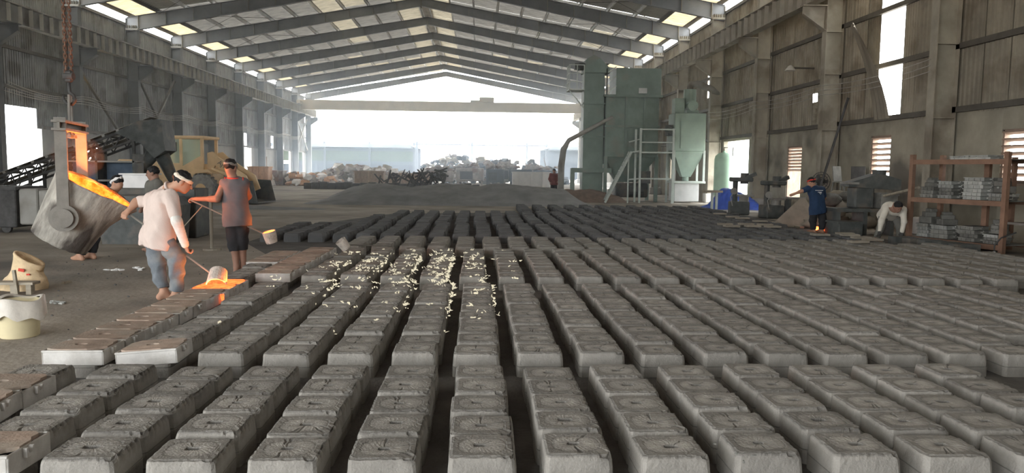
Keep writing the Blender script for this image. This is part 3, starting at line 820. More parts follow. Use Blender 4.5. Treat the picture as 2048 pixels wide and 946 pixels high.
# ------------------------------------------------------------------ people: each body one continuous skinned surface
class SDF:
    def __init__(s, lo, hi, h):
        s.lo = np.array(lo, float); s.h = h
        s.n = np.ceil((np.array(hi, float) - s.lo) / h).astype(int) + 2
        s.D = np.full(s.n, .2)
    def _sub(s, lo, hi, pad):
        a = np.clip(np.floor((np.array(lo) - pad - s.lo) / s.h).astype(int), 0, s.n - 1)
        b = np.clip(np.ceil((np.array(hi) + pad - s.lo) / s.h).astype(int) + 1, 1, s.n)
        sl = tuple(slice(i, max(j, i + 1)) for i, j in zip(a, b))
        g = np.meshgrid(*[s.lo[k] + s.h * np.arange(sl[k].start, sl[k].stop) for k in range(3)], indexing='ij')
        return sl, np.stack(g, -1)
    def _union(s, sl, d, k):
        o = s.D[sl]
        if k <= 0: s.D[sl] = np.minimum(o, d); return
        hh = np.clip(.5 + .5 * (o - d) / k, 0, 1)
        s.D[sl] = o + (d - o) * hh - k * hh * (1 - hh)
    def cone(s, a, b, ra, rb, k=.03, flat=None):
        a = np.array(a, float); b = np.array(b, float); m = max(ra, rb)
        sl, P = s._sub(np.minimum(a, b) - m, np.maximum(a, b) + m, k + .03)
        ab = b - a; t = np.clip(((P - a) @ ab) / max(1e-9, ab @ ab), 0, 1)
        d = np.linalg.norm(P - a - t[..., None] * ab, axis=-1) - (ra + (rb - ra) * t)
        s._union(sl, d, k)
    def chain(s, pts, rs_, k=.03):
        for i in range(len(pts) - 1): s.cone(pts[i], pts[i + 1], rs_[i], rs_[i + 1], k)
    def ell(s, c, r, ax=None, k=.02):
        c = np.array(c, float); r = np.array(r, float)
        sl, P = s._sub(c - r.max(), c + r.max(), k + .03)
        p = P - c
        if ax is not None: p = p @ np.array(ax, float).T
        k0 = np.linalg.norm(p / r, axis=-1); k1 = np.linalg.norm(p / (r * r), axis=-1) + 1e-9
        s._union(sl, k0 * (k0 - 1) / k1, k)
    def cut(s, p, nrm):
        """keep the side the normal points away from"""
        g = np.meshgrid(*[s.lo[k] + s.h * np.arange(s.n[k]) for k in range(3)], indexing='ij')
        P = np.stack(g, -1); nrm = np.array(nrm, float); nrm = nrm / np.linalg.norm(nrm)
        s.D = np.maximum(s.D, (P - np.array(p, float)) @ nrm)
    def wrinkle(s, amp, freq, seed=0):
        r = np.random.RandomState(seed)
        g = np.meshgrid(*[s.lo[k] + s.h * np.arange(s.n[k]) for k in range(3)], indexing='ij'); P = np.stack(g, -1)
        for _ in range(4):
            d = r.randn(3); d /= np.linalg.norm(d); s.D += amp * .5 * np.sin(P @ d * freq * r.uniform(.7, 1.5) + r.uniform(0, 6) + 1.5 * np.sin(P @ r.randn(3) * freq * .4))
    def mesh(s):
        D = s.D; n = D.shape; ins = D < 0
        c = np.zeros(tuple(np.array(n) - 1) + (3,)); cnt = np.zeros(tuple(np.array(n) - 1))
        off = [(i, j, k) for i in (0, 1) for j in (0, 1) for k in (0, 1)]
        def sub(o): return tuple(slice(o[a], n[a] - 1 + o[a]) for a in range(3))
        for o in off:
            for ax in range(3):
                if o[ax]: continue
                q = list(o); q[ax] = 1
                a, b = D[sub(o)], D[sub(tuple(q))]; x = (a < 0) != (b < 0)
                t = np.where(x, a / np.where(np.abs(a - b) < 1e-12, 1, a - b), 0)
                for d in range(3): c[..., d] += np.where(x, o[d] + (t if d == ax else 0), 0)
                cnt += x
        act = cnt > 0; idx = -np.ones(act.shape, int); idx[act] = np.arange(act.sum())
        V = s.lo + s.h * (np.argwhere(act) + c[act] / cnt[act][:, None])
        F = []
        for ax in range(3):
            e = [slice(None)] * 3; f = [slice(None)] * 3; e[ax] = slice(0, n[ax] - 1); f[ax] = slice(1, n[ax])
            a, b = ins[tuple(e)], ins[tuple(f)]; cr = np.argwhere(a != b)
            u, w = [(1, 2), (2, 0), (0, 1)][ax]
            cr = cr[(cr[:, u] > 0) & (cr[:, w] > 0) & (cr[:, u] < n[u] - 1) & (cr[:, w] < n[w] - 1)]
            def at_(du, dw):
                q = cr.copy(); q[:, u] -= du; q[:, w] -= dw; return idx[q[:, 0], q[:, 1], q[:, 2]]
            Q = np.stack([at_(1, 1), at_(0, 1), at_(0, 0), at_(1, 0)], 1)
            fl_ = ~a[cr[:, 0], cr[:, 1], cr[:, 2]]; Q[fl_] = Q[fl_][:, ::-1]; F.append(Q)
        return V, np.concatenate(F)
def sdf_obj(name, meshes, mt, parent, origin):
    vs = []; fs = []; n = 0
    for V, F in meshes:
        vs.append(V - origin); fs.append(F + n); n += len(V)
    me = bpy.data.meshes.new(name); me.from_pydata(np.concatenate(vs).tolist(), [], np.concatenate(fs).tolist()); me.update()
    me.polygons.foreach_set('use_smooth', [True] * len(me.polygons)); me.materials.append(mt)
    return put(name, me, None, parent)
def V3(*a): return np.array(a, float)
def unit(v): v = np.array(v, float); return v / np.linalg.norm(v)
def hand(wr, el, thumb_side, grip=None, size=1.0, curl=.9):
    """palm, four fingers of different length bending round a bar, thumb from the side of the palm"""
    wr = np.array(wr, float); f = unit(wr - np.array(el, float))
    th = np.array(thumb_side, float); th = unit(th - f * (th @ f)); pn = np.cross(f, th)   # pn: palm normal
    s = size; g = SDF(wr - .15 * s, wr + .17 * s, .0055)
    g.chain([wr - f * .03 * s, wr + f * .02 * s], [.028 * s, .026 * s], .01)
    for k, w in enumerate((.03, .01, -.01, -.028)): g.cone(wr + f * .015 * s + th * w * .6 * s, wr + f * .085 * s + th * w * s, .015 * s, .0125 * s, .012)
    for w, L in ((.031, .85), (.0105, 1.0), (-.0105, .93), (-.030, .75)):
        p = wr + f * .085 * s + th * w * s; a = 0; pts = [p]
        for seg, bend in ((.04, curl * .75), (.026, curl * 1.1), (.02, curl * .8)):
            a += bend; p = p + (f * math.cos(a) + pn * math.sin(a)) * seg * L * s; pts.append(p)
        g.chain(pts, [.0105 * s, .0098 * s, .009 * s, .0078 * s], .003)
    b = wr + f * .03 * s + th * .03 * s; m_ = b + f * .03 * s + th * .022 * s + pn * .018 * s
    g.chain([b - th * .012 * s, m_, m_ + f * .028 * s - th * .008 * s + pn * .02 * s], [.016 * s, .012 * s, .009 * s], .008)
    return g.mesh()
def person(name, label, J, face, mats, h=.012, sleeve='short', leg_end=.9, shirt_len=0.0, hair='short', band=None, face_up=(0, 0, 1), hands=True, curl=.9, neckscarf=False, belly=.0, origin=None, grip_dirs=None, shoe=None, head_s=1.0, wr=.004, hem=.11):
    """J: joints as world points; face: direction the face looks"""
    J = {k: np.array(v, float) for k, v in J.items()}
    hd = J['head']; fd = unit(face); up = np.array(face_up, float); up = unit(up - fd * (up @ fd)); rt = np.cross(fd, up)
    AX = np.stack([rt, fd, up])
    allp = np.stack(list(J.values())); lo = allp.min(0) - .26; hi = allp.max(0) + .26
    lo[2] = min(lo[2], -.03)
    org = np.array(origin if origin is not None else ((J['anL'][0] + J['anR'][0]) / 2, (J['anL'][1] + J['anR'][1]) / 2, 0.0))
    t = thing(name, label, 'person', tuple(org))
    B = SDF(lo, hi, h); s = head_s
    # head
    B.ell(hd + up * .022 * s - fd * .012 * s, (.076 * s, .096 * s, .092 * s), AX, .01)
    B.ell(hd + fd * .028 * s - up * .045 * s, (.056 * s, .066 * s, .072 * s), AX, .03)
    B.ell(hd + fd * .055 * s - up * .095 * s, (.026 * s, .022 * s, .02 * s), AX, .03)
    B.cone(hd + fd * .088 * s + up * .01 * s, hd + fd * .108 * s - up * .03 * s, .009 * s, .014 * s, .012)
    B.ell(hd + fd * .078 * s + up * .022 * s, (.045 * s, .016 * s, .012 * s), AX, .015)
    B.ell(hd + fd * .088 * s - up * .06 * s, (.024 * s, .01 * s, .011 * s), AX, .01)
    for k in (-1, 1): B.ell(hd + rt * k * .077 * s - up * .01 * s - fd * .008 * s, (.012 * s, .022 * s, .034 * s), AX, .006)
    nb = J.get('neck', (J['shL'] + J['shR']) / 2 + (hd - (J['shL'] + J['shR']) / 2) * .25)
    B.cone(nb, hd - up * .05 * s - fd * .03 * s, .062, .056, .03)
    ch = (J['shL'] + J['shR']) / 2; pv = (J['hipL'] + J['hipR']) / 2
    tors = ch + (pv - ch) * .35
    sw = (J['shR'] - J['shL']); hw = (J['hipR'] - J['hipL'])
    bend = J.get('spine', (ch + pv) / 2)
    def torso(S, o, k=.05):
        for e in (-.30, 0, .30): S.chain([ch + sw * e * .8 + (pv - ch) * .12, bend + (sw + hw) * .25 * e * 1.4, pv + hw * e * .9], [.108 + o, .10 + o + belly, .105 + o], k)
        S.cone(J['shL'], J['shR'], .062 + o, .062 + o, k); S.cone(ch, nb, .075 + o, .058 + o * .5, k)
    torso(B, -.008)
    for q in 'LR':
        B.chain([J['sh' + q], J['el' + q], J['wr' + q]], [.056, .043, .030], .03)
        B.chain([J['el' + q], J['el' + q] + (J['wr' + q] - J['el' + q]) * .3], [.043, .045], .02)
        B.chain([J['hip' + q], J['kn' + q], J['an' + q]], [.088, .058, .042], .03)
        B.chain([J['kn' + q], J['kn' + q] + (J['an' + q] - J['kn' + q]) * .3], [.054, .056], .02)
        toe = J.get('toe' + q)
        if toe is None: toe = J['an' + q] + unit([fd[0], fd[1], 0]) * .17; toe[2] = .03
        heel = J['an' + q] - unit([*(toe - J['an' + q])[:2], 0]) * .045; heel[2] = max(.03, J['an' + q][2] - .06)
        B.cone(J['an' + q], heel, .04, .034, .02); B.cone(heel, toe, .034, .026, .03); B.cone(J['an' + q], toe - (toe - heel) * .2, .036, .03, .03)
    if not hands:
        for q in 'LR':
            d = unit(J['wr' + q] - J['el' + q]); B.chain([J['wr' + q], J['wr' + q] + d * .08], [.032, .038], .02)
    ms = [B.mesh()]
    body_hands = []
    if hands:
        for q in 'LR':
            th = (grip_dirs or {}).get(q, np.cross(unit(J['wr' + q] - J['el' + q]), V3(0, 0, 1)) * (1 if q == 'L' else -1) + V3(0, 0, .4))
            body_hands.append(hand(J['wr' + q], J['el' + q], th, curl=curl))
    if mats.get('glove'): sdf_obj('glove', body_hands, mats['glove'], t, org) if body_hands else None
    else: ms += body_hands
    sdf_obj('body', ms, mats['skin'], t, org)
    # eyes
    e = MB()
    for k in (-1, 1):
        c = hd + fd * .083 * s + rt * k * .031 * s + up * .004 * s - org; e.blob(tuple(c), (.011 * s, .011 * s, .007 * s), 8, 6, 0)
    e.build('eyes', M['eye'], t, True)
    # hair
    if hair:
        Hh = SDF(hd - .17, hd + .17, .009)
        Hh.ell(hd + up * .034 * s - fd * .018 * s, (.085 * s, .104 * s, .094 * s), AX, .0)
        Hh.cut(hd + fd * .045 * s + up * .035 * s, fd * .75 - up * .66)
        Hh.cut(hd - up * .055 * s, -up)
        Hh.wrinkle(.004, 120, 3)
        sdf_obj('hair', [Hh.mesh()], mats.get('hair', M['hair']), t, org)
    if band is not None:
        Bd = SDF(hd - .17, hd + .17, .008)
        Bd.ell(hd + up * .034 * s - fd * .012 * s, (.092 * s, .112 * s, .102 * s), AX, 0)
        bc = hd + up * .035 * s; bn = unit(up + fd * .10)
        Bd.cut(bc + bn * .020, bn); Bd.cut(bc - bn * .020, -bn)
        if mats.get('knot') is not None:
            kn = hd - fd * .085 * s + up * .05 * s; Bd.ell(kn + rt * .03, (.05, .03, .028), AX, .01); Bd.ell(kn - rt * .02, (.03, .025, .03), AX, .01)
        Bd.wrinkle(.003, 90, 5)
        sdf_obj('headband', [Bd.mesh()], band, t, org)
    # shirt
    S = SDF(lo, hi, h)
    torso(S, .016)
    for e in (-.45, 0, .45): S.chain([bend + hw * e * .8, pv + hw * e, pv + hw * e * 1.1 - unit(ch - pv) * .13], [.10, .127, .132], .05)
    hemp = pv + (ch - pv) * shirt_len
    hemd = unit(ch - pv)
    if sleeve != 'none':
        for q in 'LR':
            a, b_, c = J['sh' + q], J['el' + q], J['wr' + q]
            if sleeve == 'short': S.chain([a, a + (b_ - a) * .72], [.075, .068], .03)
            else: S.chain([a, b_, c - (c - b_) * .08], [.074, .062, .046], .03)
    S.cut(hemp - hemd * hem, -hemd)
    gS = np.stack(np.meshgrid(*[S.lo[k] + S.h * np.arange(S.n[k]) for k in range(3)], indexing='ij'), -1); un = unit(hd - nb)
    S.D = np.where(np.linalg.norm(gS - nb - un * .05, axis=-1) < .15, np.maximum(S.D, (gS - nb - un * .015) @ un), S.D)
    if sleeve == 'none':
        pass
    S.wrinkle(wr, 34, 1)
    sdf_obj('shirt', [S.mesh()], mats['shirt'], t, org)
    # trousers
    P = SDF(lo, hi, h)
    for e_ in (-.3, .3): P.cone(pv + hw * e_ + hemd * .10, pv + hw * e_ * 1.2, .112, .122, .05)
    for q in 'LR':
        k_, a_ = J['kn' + q], J['an' + q]
        full = [J['hip' + q], k_, a_]; w = [.102, .088, .072]
        if leg_end < 1: full[2] = k_ + (a_ - k_) * leg_end
        P.chain(full, w, .03)
        P.cut(full[2] + (a_ - k_) * 0, unit(a_ - k_)) if False else None
    # trim the hems leg by leg with a local plane
    g = np.meshgrid(*[P.lo[k] + P.h * np.arange(P.n[k]) for k in range(3)], indexing='ij'); PP = np.stack(g, -1)
    for q in 'LR':
        k_, a_ = J['kn' + q], J['an' + q]; d = unit(a_ - k_); e_ = k_ + (a_ - k_) * min(leg_end, 1.0)
        near = np.linalg.norm(PP - e_, axis=-1) < .16
        P.D = np.where(near, np.maximum(P.D, (PP - e_) @ d), P.D)
    P.cut(pv + hemd * .13, hemd)
    P.wrinkle(wr * 1.2, 30, 2)
    sdf_obj('trousers', [P.mesh()], mats['trousers'], t, org)
    return t, org
def J_from(D, **px):
    """joints from image measurements: (u, v, depth offset)"""
    return {k: np.array(at(p[0], p[1], D + (p[2] if len(p) > 2 else 0))) for k, p in px.items()}

# --- the pourer in the polo shirt (back to us, turned right, pouring)
D = 8.62
J = J_from(D, head=(366, 364, -.02), neck=(338, 379, 0), shL=(306, 398, .16), shR=(341, 392, -.16), elL=(273, 404, .12), wrL=(259, 419, .05), elR=(354, 444, -.22), wrR=(370, 489, -.14),
           spine=(318, 428, .02), hipL=(303, 476, .10), hipR=(325, 474, -.10), knL=(315, 522, .10), knR=(354, 520, -.06), anL=(328, 581, .08), anR=(352, 575, -.04), toeL=(345, 597, .12), toeR=(372, 590, .0))
J['anL'][2] = .10; J['anR'][2] = .10; J['toeL'][2] = .03; J['toeR'][2] = .03
pour, po = person('person', 'man in pale pink polo and cream headband pouring with a long ladle', J, (.86, .32, -.42), dict(skin=M['skin'], shirt=M['pink'], trousers=M['denim'], hair=M['hair'], knot=1), h=.011, sleeve='short', leg_end=.9, band=M['band'], curl=1.0, wr=.009)
S = SDF(np.minimum(J['elR'], J['wrR']) - .12, np.maximum(J['elR'], J['wrR']) + .12, .008)
S.chain([J['elR'] - (J['wrR'] - J['elR']) * .12, J['elR'], J['wrR']], [.058, .057, .042], .02)
for k in range(8):
    c_ = J['elR'] + (J['wrR'] - J['elR']) * (k / 8); S.ell(c_, (.058 - .0015 * k, .058 - .0015 * k, .012), None, .01)
sdf_obj('arm_wrap', [S.mesh()], M['sleeve'], pour, po)
c = MB(); ndir = Vector(J['head'] - J['neck']).normalized(); nk = Vector(J['neck'] - po) + ndir * .018
n1 = ndir.cross(Vector((0, 1, 0))).normalized(); n2 = ndir.cross(n1)
c.tube([nk + n1 * (.078 * math.cos(t_)) + n2 * (.078 * math.sin(t_)) for t_ in [i * math.pi / 9 for i in range(18)]], .016, 8, True)
c.build('collar', M['pink'], pour, True)

# --- the man in the sleeveless vest
D = 10.9
J2 = J_from(D, head=(462, 335, 0), neck=(466, 357, 0), shL=(449, 366, -.02), shR=(488, 366, .05), elL=(434, 398, -.14), wrL=(392, 398, -.05), elR=(497, 392, .2), wrR=(480, 410, .34),
            spine=(470, 402, 0), hipL=(463, 437, 0), hipR=(484, 437, 0), knL=(468, 487, .0), knR=(484, 484, .05), anL=(473, 535, 0), anR=(487, 532, .08), toeL=(476, 545, .16), toeR=(493, 541, .22))
J2['anL'][2] = J2['anR'][2] = .10; J2['toeL'][2] = J2['toeR'][2] = .03
vest, vo = person('person', 'man in charcoal sleeveless vest with red trim, arm held out, holding a ladle', J2, (.28, .94, -.12), dict(skin=M['skin_dark'], shirt=M['tank_top'], trousers=M['black'], hair=M['hair']), h=.011, sleeve='none', leg_end=.32, band=M['alu_d'], curl=1.2)
c = MB(); nk = Vector(J2['neck'] - vo); c.tube([nk + Vector((.085 * math.cos(t_), .080 * math.sin(t_), .0)) for t_ in [i * math.pi / 8 for i in range(16)]], .014, 6, True); c.build('neck_trim', M['red'], vest, True)
q = MB()
for k, sh in ((-1, J2['shL']), (1, J2['shR'])):
    cc = Vector(sh - vo); ax_ = Vector((J2['shR'] - J2['shL'])).normalized()
    u1 = ax_.cross(Vector((0, 0, 1))).normalized(); u2 = Vector((0, 0, 1))
    q2 = MB(); q2.tube([cc - ax_ * k * .012 + u1 * .088 * math.cos(a_) + u2 * (.098 * math.sin(a_) - .02) for a_ in [i * math.pi / 9 for i in range(18)]], .011, 6, True); q2.build('armhole_trim', M['red'], vest, True)
q.build('trim', M['red'], vest) if q.v else None

# --- man in the grey shirt behind
D = 13.6
J3 = J_from(D, head=(305, 346), neck=(311, 360), shL=(300, 369, .15), shR=(316, 368, -.15), elL=(297, 398, .2), wrL=(286, 415, .1), elR=(318, 400, -.2), wrR=(304, 420, -.15), hipL=(306, 420, .08), hipR=(313, 420, -.08), knL=(304, 458, .09), knR=(311, 458, -.09), anL=(306, 487, .1), anR=(313, 489, -.1))
J3['anL'][2] = J3['anR'][2] = .09
person('person', 'young man in grey olive shirt looking left, behind the pourer', J3, (-.95, -.2, -.1), dict(skin=M['skin_dark'], shirt=M['olive'], trousers=M['black']), h=.016, sleeve='long', leg_end=.96, hands=False)
# --- man half hidden behind the ladle
D = 12.4
J4 = J_from(D, head=(234, 366), neck=(226, 382), shL=(216, 388, .16), shR=(217, 388, -.16), elL=(222, 412, .2), wrL=(240, 420, .1), elR=(208, 415, -.2), wrR=(228, 425, -.15), spine=(200, 418), hipL=(182, 445, .08), hipR=(182, 445, -.08), knL=(188, 478, .1), knR=(172, 478, -.09), anL=(184, 512, .1), anR=(160, 512, -.1))
J4['anL'][2] = J4['anR'][2] = .09
tb, ob = person('person', 'man in dark clothes with white fronted cap, stooping behind the tilted ladle', J4, (-.75, .3, -.35), dict(skin=M['skin'], shirt=M['black'], trousers=M['black'], hair=M['hair']), h=.016, sleeve='long', leg_end=.93, hands=False, band=M['pale'])
# --- right: man in navy shirt, back to us
D = 18.6
J5 = J_from(D, head=(1622, 364), neck=(1627, 372), shL=(1617, 377, -.05), shR=(1644, 379, .1), elL=(1604, 382, -.1), wrL=(1588, 388, 0), elR=(1649, 396, .2), wrR=(1625, 392, .3), spine=(1634, 398), hipL=(1628, 419), hipR=(1642, 419, .05), knL=(1626, 441), knR=(1645, 442, .05), anL=(1627, 459), anR=(1643, 464, .05))
J5['anL'][2] = J5['anR'][2] = .09
tn, on = person('person', 'man in navy t-shirt and red headband working with arms out, back to us', J5, (-.6, .75, -.2), dict(skin=M['skin'], shirt=M['navy'], trousers=M['black'], hair=M['hair']), h=.016, sleeve='short', leg_end=.97, hands=False, band=M['red'])
q = MB(); bk = (J5['shL'] + J5['shR']) / 2 - on
for k, (w_, z_) in enumerate(((.20, -.03), (.15, -.075), (.15, -.10), (.13, -.125))): q.box((bk[0] + .03, bk[1] - .148 + .01 * k, bk[2] + z_), (w_, .012, .012))
q.build('back_print', M['pale'], tn)
# --- right: man in white shirt bent double
D = 16.0
J6 = J_from(D, head=(1796, 414, -.25), neck=(1790, 411, -.12), shL=(1806, 420, -.08), shR=(1772, 418, -.08), elL=(1808, 444, -.18), wrL=(1804, 464, -.2), elR=(1763, 442, -.2), wrR=(1759, 462, -.25), spine=(1782, 416, .10), hipL=(1790, 428, .35), hipR=(1768, 428, .35), knL=(1800, 455, .28), knR=(1762, 455, .28), anL=(1800, 480, .35), anR=(1753, 482, .3))
J6['anL'][2] = J6['anR'][2] = .09
person('person', 'man in dusty white shirt bent double beside the rack, arms hanging', J6, (.1, -.75, -.66), dict(skin=M['skin_dark'], shirt=M['white_cloth'], trousers=M['olive'], glove=M['glove']), h=.014, sleeve='long', leg_end=.95, face_up=(0, -.6, .8), curl=.6)
# --- far figures
def standing(x, y, H, face, name_label, shirt, trousers, skin=None):
    k = H / 1.7; P = lambda a, b, c: V3(x + a * k, y + b * k, c * k)
    Js = dict(head=P(0, 0, 1.58), neck=P(0, 0, 1.42), shL=P(-.19, 0, 1.38), shR=P(.19, 0, 1.38), elL=P(-.27, .02, 1.12), wrL=P(-.22, -.1, .95), elR=P(.27, .02, 1.12), wrR=P(.2, -.12, 1.0), hipL=P(-.09, 0, .9), hipR=P(.09, 0, .9), knL=P(-.1, .0, .5), knR=P(.11, -.03, .5), anL=P(-.11, .02, .09), anR=P(.13, 0, .09))
    return person('person', name_label, Js, face, dict(skin=skin or M['skin_dark'], shirt=shirt, trousers=trousers), h=.024, sleeve='long', leg_end=.95, hands=False)
p_ = at(1108, 360, 39.5); standing(p_.x, 39.5, 1.55, (-.5, -.8, -.3), 'man in dark red top standing beyond the sand heap', mat('maroon_top', (.16, .05, .045)), M['black'])
p_ = at(670, 350, 68.0); standing(p_.x, 68.0, 1.65, (.3, -.9, 0), 'small white clad figure far off, before the green walled shed', M['pale'], M['pale'], M['pale'])
# ------------------------------------------------------------------ big pouring ladle on its bail
LC = Vector((-5.36, 10.2, .865)); tax = Vector((-.26, .966, 0)).normalized(); dax = Vector((.966, .26, 0)).normalized()
ua = (Vector((0, 0, 1)) * math.cos(R(30)) + dax * math.sin(R(30)) - tax * .05).normalized(); va = (tax - ua * tax.dot(ua)).cross(ua).normalized()
if va.dot(dax) < 0: va = -va
LM = Matrix((va, ua.cross(va), ua)).transposed().to_4x4()      # local: x towards the lip, z up the ladle
lad = thing('pouring_ladle', 'big crusted ladle of glowing molten iron, tilted on its bail', 'ladle', LC)
n = 36; vs = []; fs = []; r2 = random.Random(4)
prof = [(.0, -.40), (.33, -.40), (.355, -.385), (.365, -.33), (.385, -.15), (.41, .08), (.435, .30), (.455, .44), (.46, .465), (.425, .465), (.40, .43)]
for r_, z in prof:
    for j in range(n):
        t_ = 2 * math.pi * j / n; k = 1 + r2.uniform(-.012, .012) * (r_ > .3)
        lip = max(0, math.cos(t_)) ** 10 * (.17 if z > .4 else .10 if z > .25 else .03 if z > .05 else 0)
        zz = z - (max(0, math.cos(t_)) ** 10) * (.03 if z > .4 else 0) + r2.uniform(-.008, .008) * (r_ > .3)
        vs.append(((r_ * k + lip * (r_ > .3)) * math.cos(t_), r_ * k * math.sin(t_), zz))
for i in range(len(prof) - 1):
    for j in range(n): fs.append((i * n + j, i * n + (j + 1) % n, i * n + n + (j + 1) % n, i * n + n + j))
MB().add(vs, fs).build('shell', M['ladle'], lad, True, rot=LM.to_euler())
b = MB(); prof2 = [(.405, .44), (.385, .33), (.37, .22), (.0, .20)]; vs = []; fs = []
for r_, z in prof2:
    for j in range(n):
        t_ = 2 * math.pi * j / n; lip = max(0, math.cos(t_)) ** 10 * (.17 if z > .4 else .09 if z > .3 else 0)
        vs.append(((r_ + lip) * math.cos(t_), r_ * math.sin(t_), z))
for i in range(3):
    for j in range(n): fs.append((i * n + j, i * n + (j + 1) % n, i * n + n + (j + 1) % n, i * n + n + j))
b.add(vs, fs, LM); b.build('molten_iron', M['molten'], lad, True)
def fire(name, loc, power, size, aim):
    l = bpy.data.lights.new(name, 'AREA'); l.shape = 'DISK'; l.size = size; l.energy = power; l.color = (1.0, .25, .045)
    o = bpy.data.objects.new(name, l); COL.objects.link(o); o.location = loc; o.rotation_euler = (-Vector(aim)).to_track_quat('Z', 'Y').to_euler(); return o
fire('molten_light', LC + ua * .36, 48, .55, ua)      # the light the molten iron gives off
for s_ in (-1, 1):
    a = MB(); p0 = tax * (.40 * s_); p1 = tax * (.60 * s_); a.cyl(p0, p1, .12, n=24); a.cyl(p0, tax * (.46 * s_), .16, n=24); a.build('trunnion', M['bail'], lad)
bail = MB(); top = 1.16
for s_ in (-1, 1):
    p = tax * (.53 * s_); q = MB()
    x0 = dax
    q.beam(p + Vector((0, 0, .05)), p + Vector((0, 0, top + .10)), .135, .05, tuple(tax)); q.cyl(p - tax * .028, p + tax * .028, .17, n=24)
    q.build('bail_arm', M['bail'], lad)
q = MB(); q.ibeam(-tax * .62 + Vector((0, 0, top)), tax * .62 + Vector((0, 0, top)), .16, .13, .03); q.build('bail_beam', M['bail'], lad)
q = MB()
for s_ in (-.09, .09):
    q.beam(tax * s_ + Vector((0, 0, top - .13)), tax * s_ * .4 + Vector((0, 0, top + .42)), .05, .025, tuple(dax)); q.box(tax * s_ + Vector((0, 0, top - .12)), (.07, .07, .04))
q.build('hanger', M['bail'], lad)
# chain and hook
ch = thing('hoist_chain', 'rusty double hoist chain with hook above the big ladle', 'chain', LC + Vector((0, 0, top + .36)))
q = MB()
q.tube([Vector((0, 0, .22)), Vector((0, 0, .10)), Vector((.055, .0, .05)), Vector((.07, 0, -.01)), Vector((.03, 0, -.06)), Vector((-.04, 0, -.05)), Vector((-.075, 0, .0)), Vector((-.085, 0, .05))], [.02, .022, .024, .024, .024, .022, .018, .01], 8); q.build('hook', M['iron'], ch, True)
q = MB(); q.box((0, 0, .30), (.10, .06, .16), None, .02); q.cyl((-.06, 0, .30), (.06, 0, .30), .05, n=12); q.build('hook_block', M['iron'], ch)
q = MB(); z = .36; k = 0
def link(q, c, L, W, r, ang):
    pts = []
    for i in range(10):
        t_ = 2 * math.pi * i / 10; x = W * math.cos(t_); zz = math.sin(t_) * W + (L - W) * (1 if math.sin(t_) > 0 else -1)
        pts.append((c[0] + x * math.cos(ang), c[1] + x * math.sin(ang), c[2] + zz))
    q.tube(pts, r, 5, True)
while z < 4.55:
    for sx in (-1, 1):
        link(q, (sx * .028, .012 * sx, z), .036, .019, .0075, (k % 2) * math.pi / 2 + .6)
    z += .05; k += 1
q.build('chain', M['chain'], ch); 
q = MB(); q.lohi((-.35, -.3, 4.55), (.35, .3, 4.83), ch=.04); q.lohi((-.2, -.6, 4.6), (.2, .6, 4.8)); q.build('hoist_body', M['crane'], ch)
cr2 = crane(10.2, 'overhead bridge crane carrying the ladle chain, above the picture')
# heat smoke over the ladle is part of the haze below

# ------------------------------------------------------------------ hand ladles
def hand_ladle(name, label, cup, handle_end, tilt_axis, up, r=.105, h=.17, fill=None, pool=False, bar=.012):
    t = thing(name, label, 'ladle', cup)
    up = Vector(up).normalized(); a = Vector((1, 0, 0)) if abs(up.x) < .8 else Vector((0, 1, 0))
    x = up.cross(a).normalized(); Mx = Matrix((x, up.cross(x), up)).transposed().to_4x4()
    q = MB(); q.lathe([(r * .80, -h / 2), (r * .86, -h / 2 + .01), (r, h / 2), (r * .88, h / 2), (r * .78, -h / 2 + .03)], 20, Mx); q.build('cup', M['clay'], t, False)
    if pool:
        q = MB(); q.lathe([(0, h / 2 - .03), (r * .86, h / 2 - .028), (r * .86, h / 2 - .005), (0, h / 2 - .004)], 20, Mx, False); q.build('molten_pool', M['molten_hot'] if fill is None else fill, t)
    he = Vector(handle_end) - Vector(cup); d = he.normalized()
    q = MB(); q.cyl(d * r * .9, he, bar, n=8); q.build('handle', M['bail'], t)
    return t
cupc = at(435, 556, 8.55)
hA = at(257, 427, 8.67); hB = at(374, 506, 8.5)
hand_ladle('hand_ladle', 'hand ladle with glowing mouth tipped over the jackets by the pourer', cupc, hA, None, (.12, -.74, -.66), .112, .21, M['ember'], True)
c2 = at(541, 474, 10.9); h2 = at(381, 400, 10.83)
hand_ladle('hand_ladle', 'full hand ladle held out upright by the man in the vest', c2, h2, None, (-.22, -.18, 1), .098, .17, None, True, .011)
c3 = at(687, 489, 11.4); c3.z = max(c3.z, .18 + .1); h3 = at(782, 471, 12.6); h3.z = .23
hand_ladle('hand_ladle', 'empty pale ladle laid on the moulds, its handle to the right', c3, h3, None, (-.55, -.3, .78), .085, .16, None, False, .010)

fire('pour_light', cupc + Vector((.05, -.10, -.12)), 2, .12, (-.15, -.1, 1)); fire('pour_light', (-2.92, B2y[8] + .15, .235), 6, .5, (-.1, 0, 1))
fire('pool_light', c2 + Vector((-.01, -.01, .09)), 1.5, .12, (-.2, -.1, 1))
# rest post with thin leaning rod
p = gp(424, 500, 0); t = thing('rest_post', 'thin upright steel post standing on the floor between the two pourers', 'post', p)
q = MB(); q.cyl((0, 0, 0), (0, 0, 1.02), .03, n=8); q.build('post', M['steel_r'], t)
q = MB(); q.cyl((0, 0, 0), (0, 0, .03), .16, n=14); q.build('foot', M['steel_r'], t)
a, b2 = at(345, 478, 11.6), at(405, 412, 10.75)
q = MB(); q.cyl(a, b2, .008, n=6); tag(q.build('thin_rod', M['steel_r']), 'thin pale rod slanting up behind the pourer to the vest man\'s hand', 'rod')

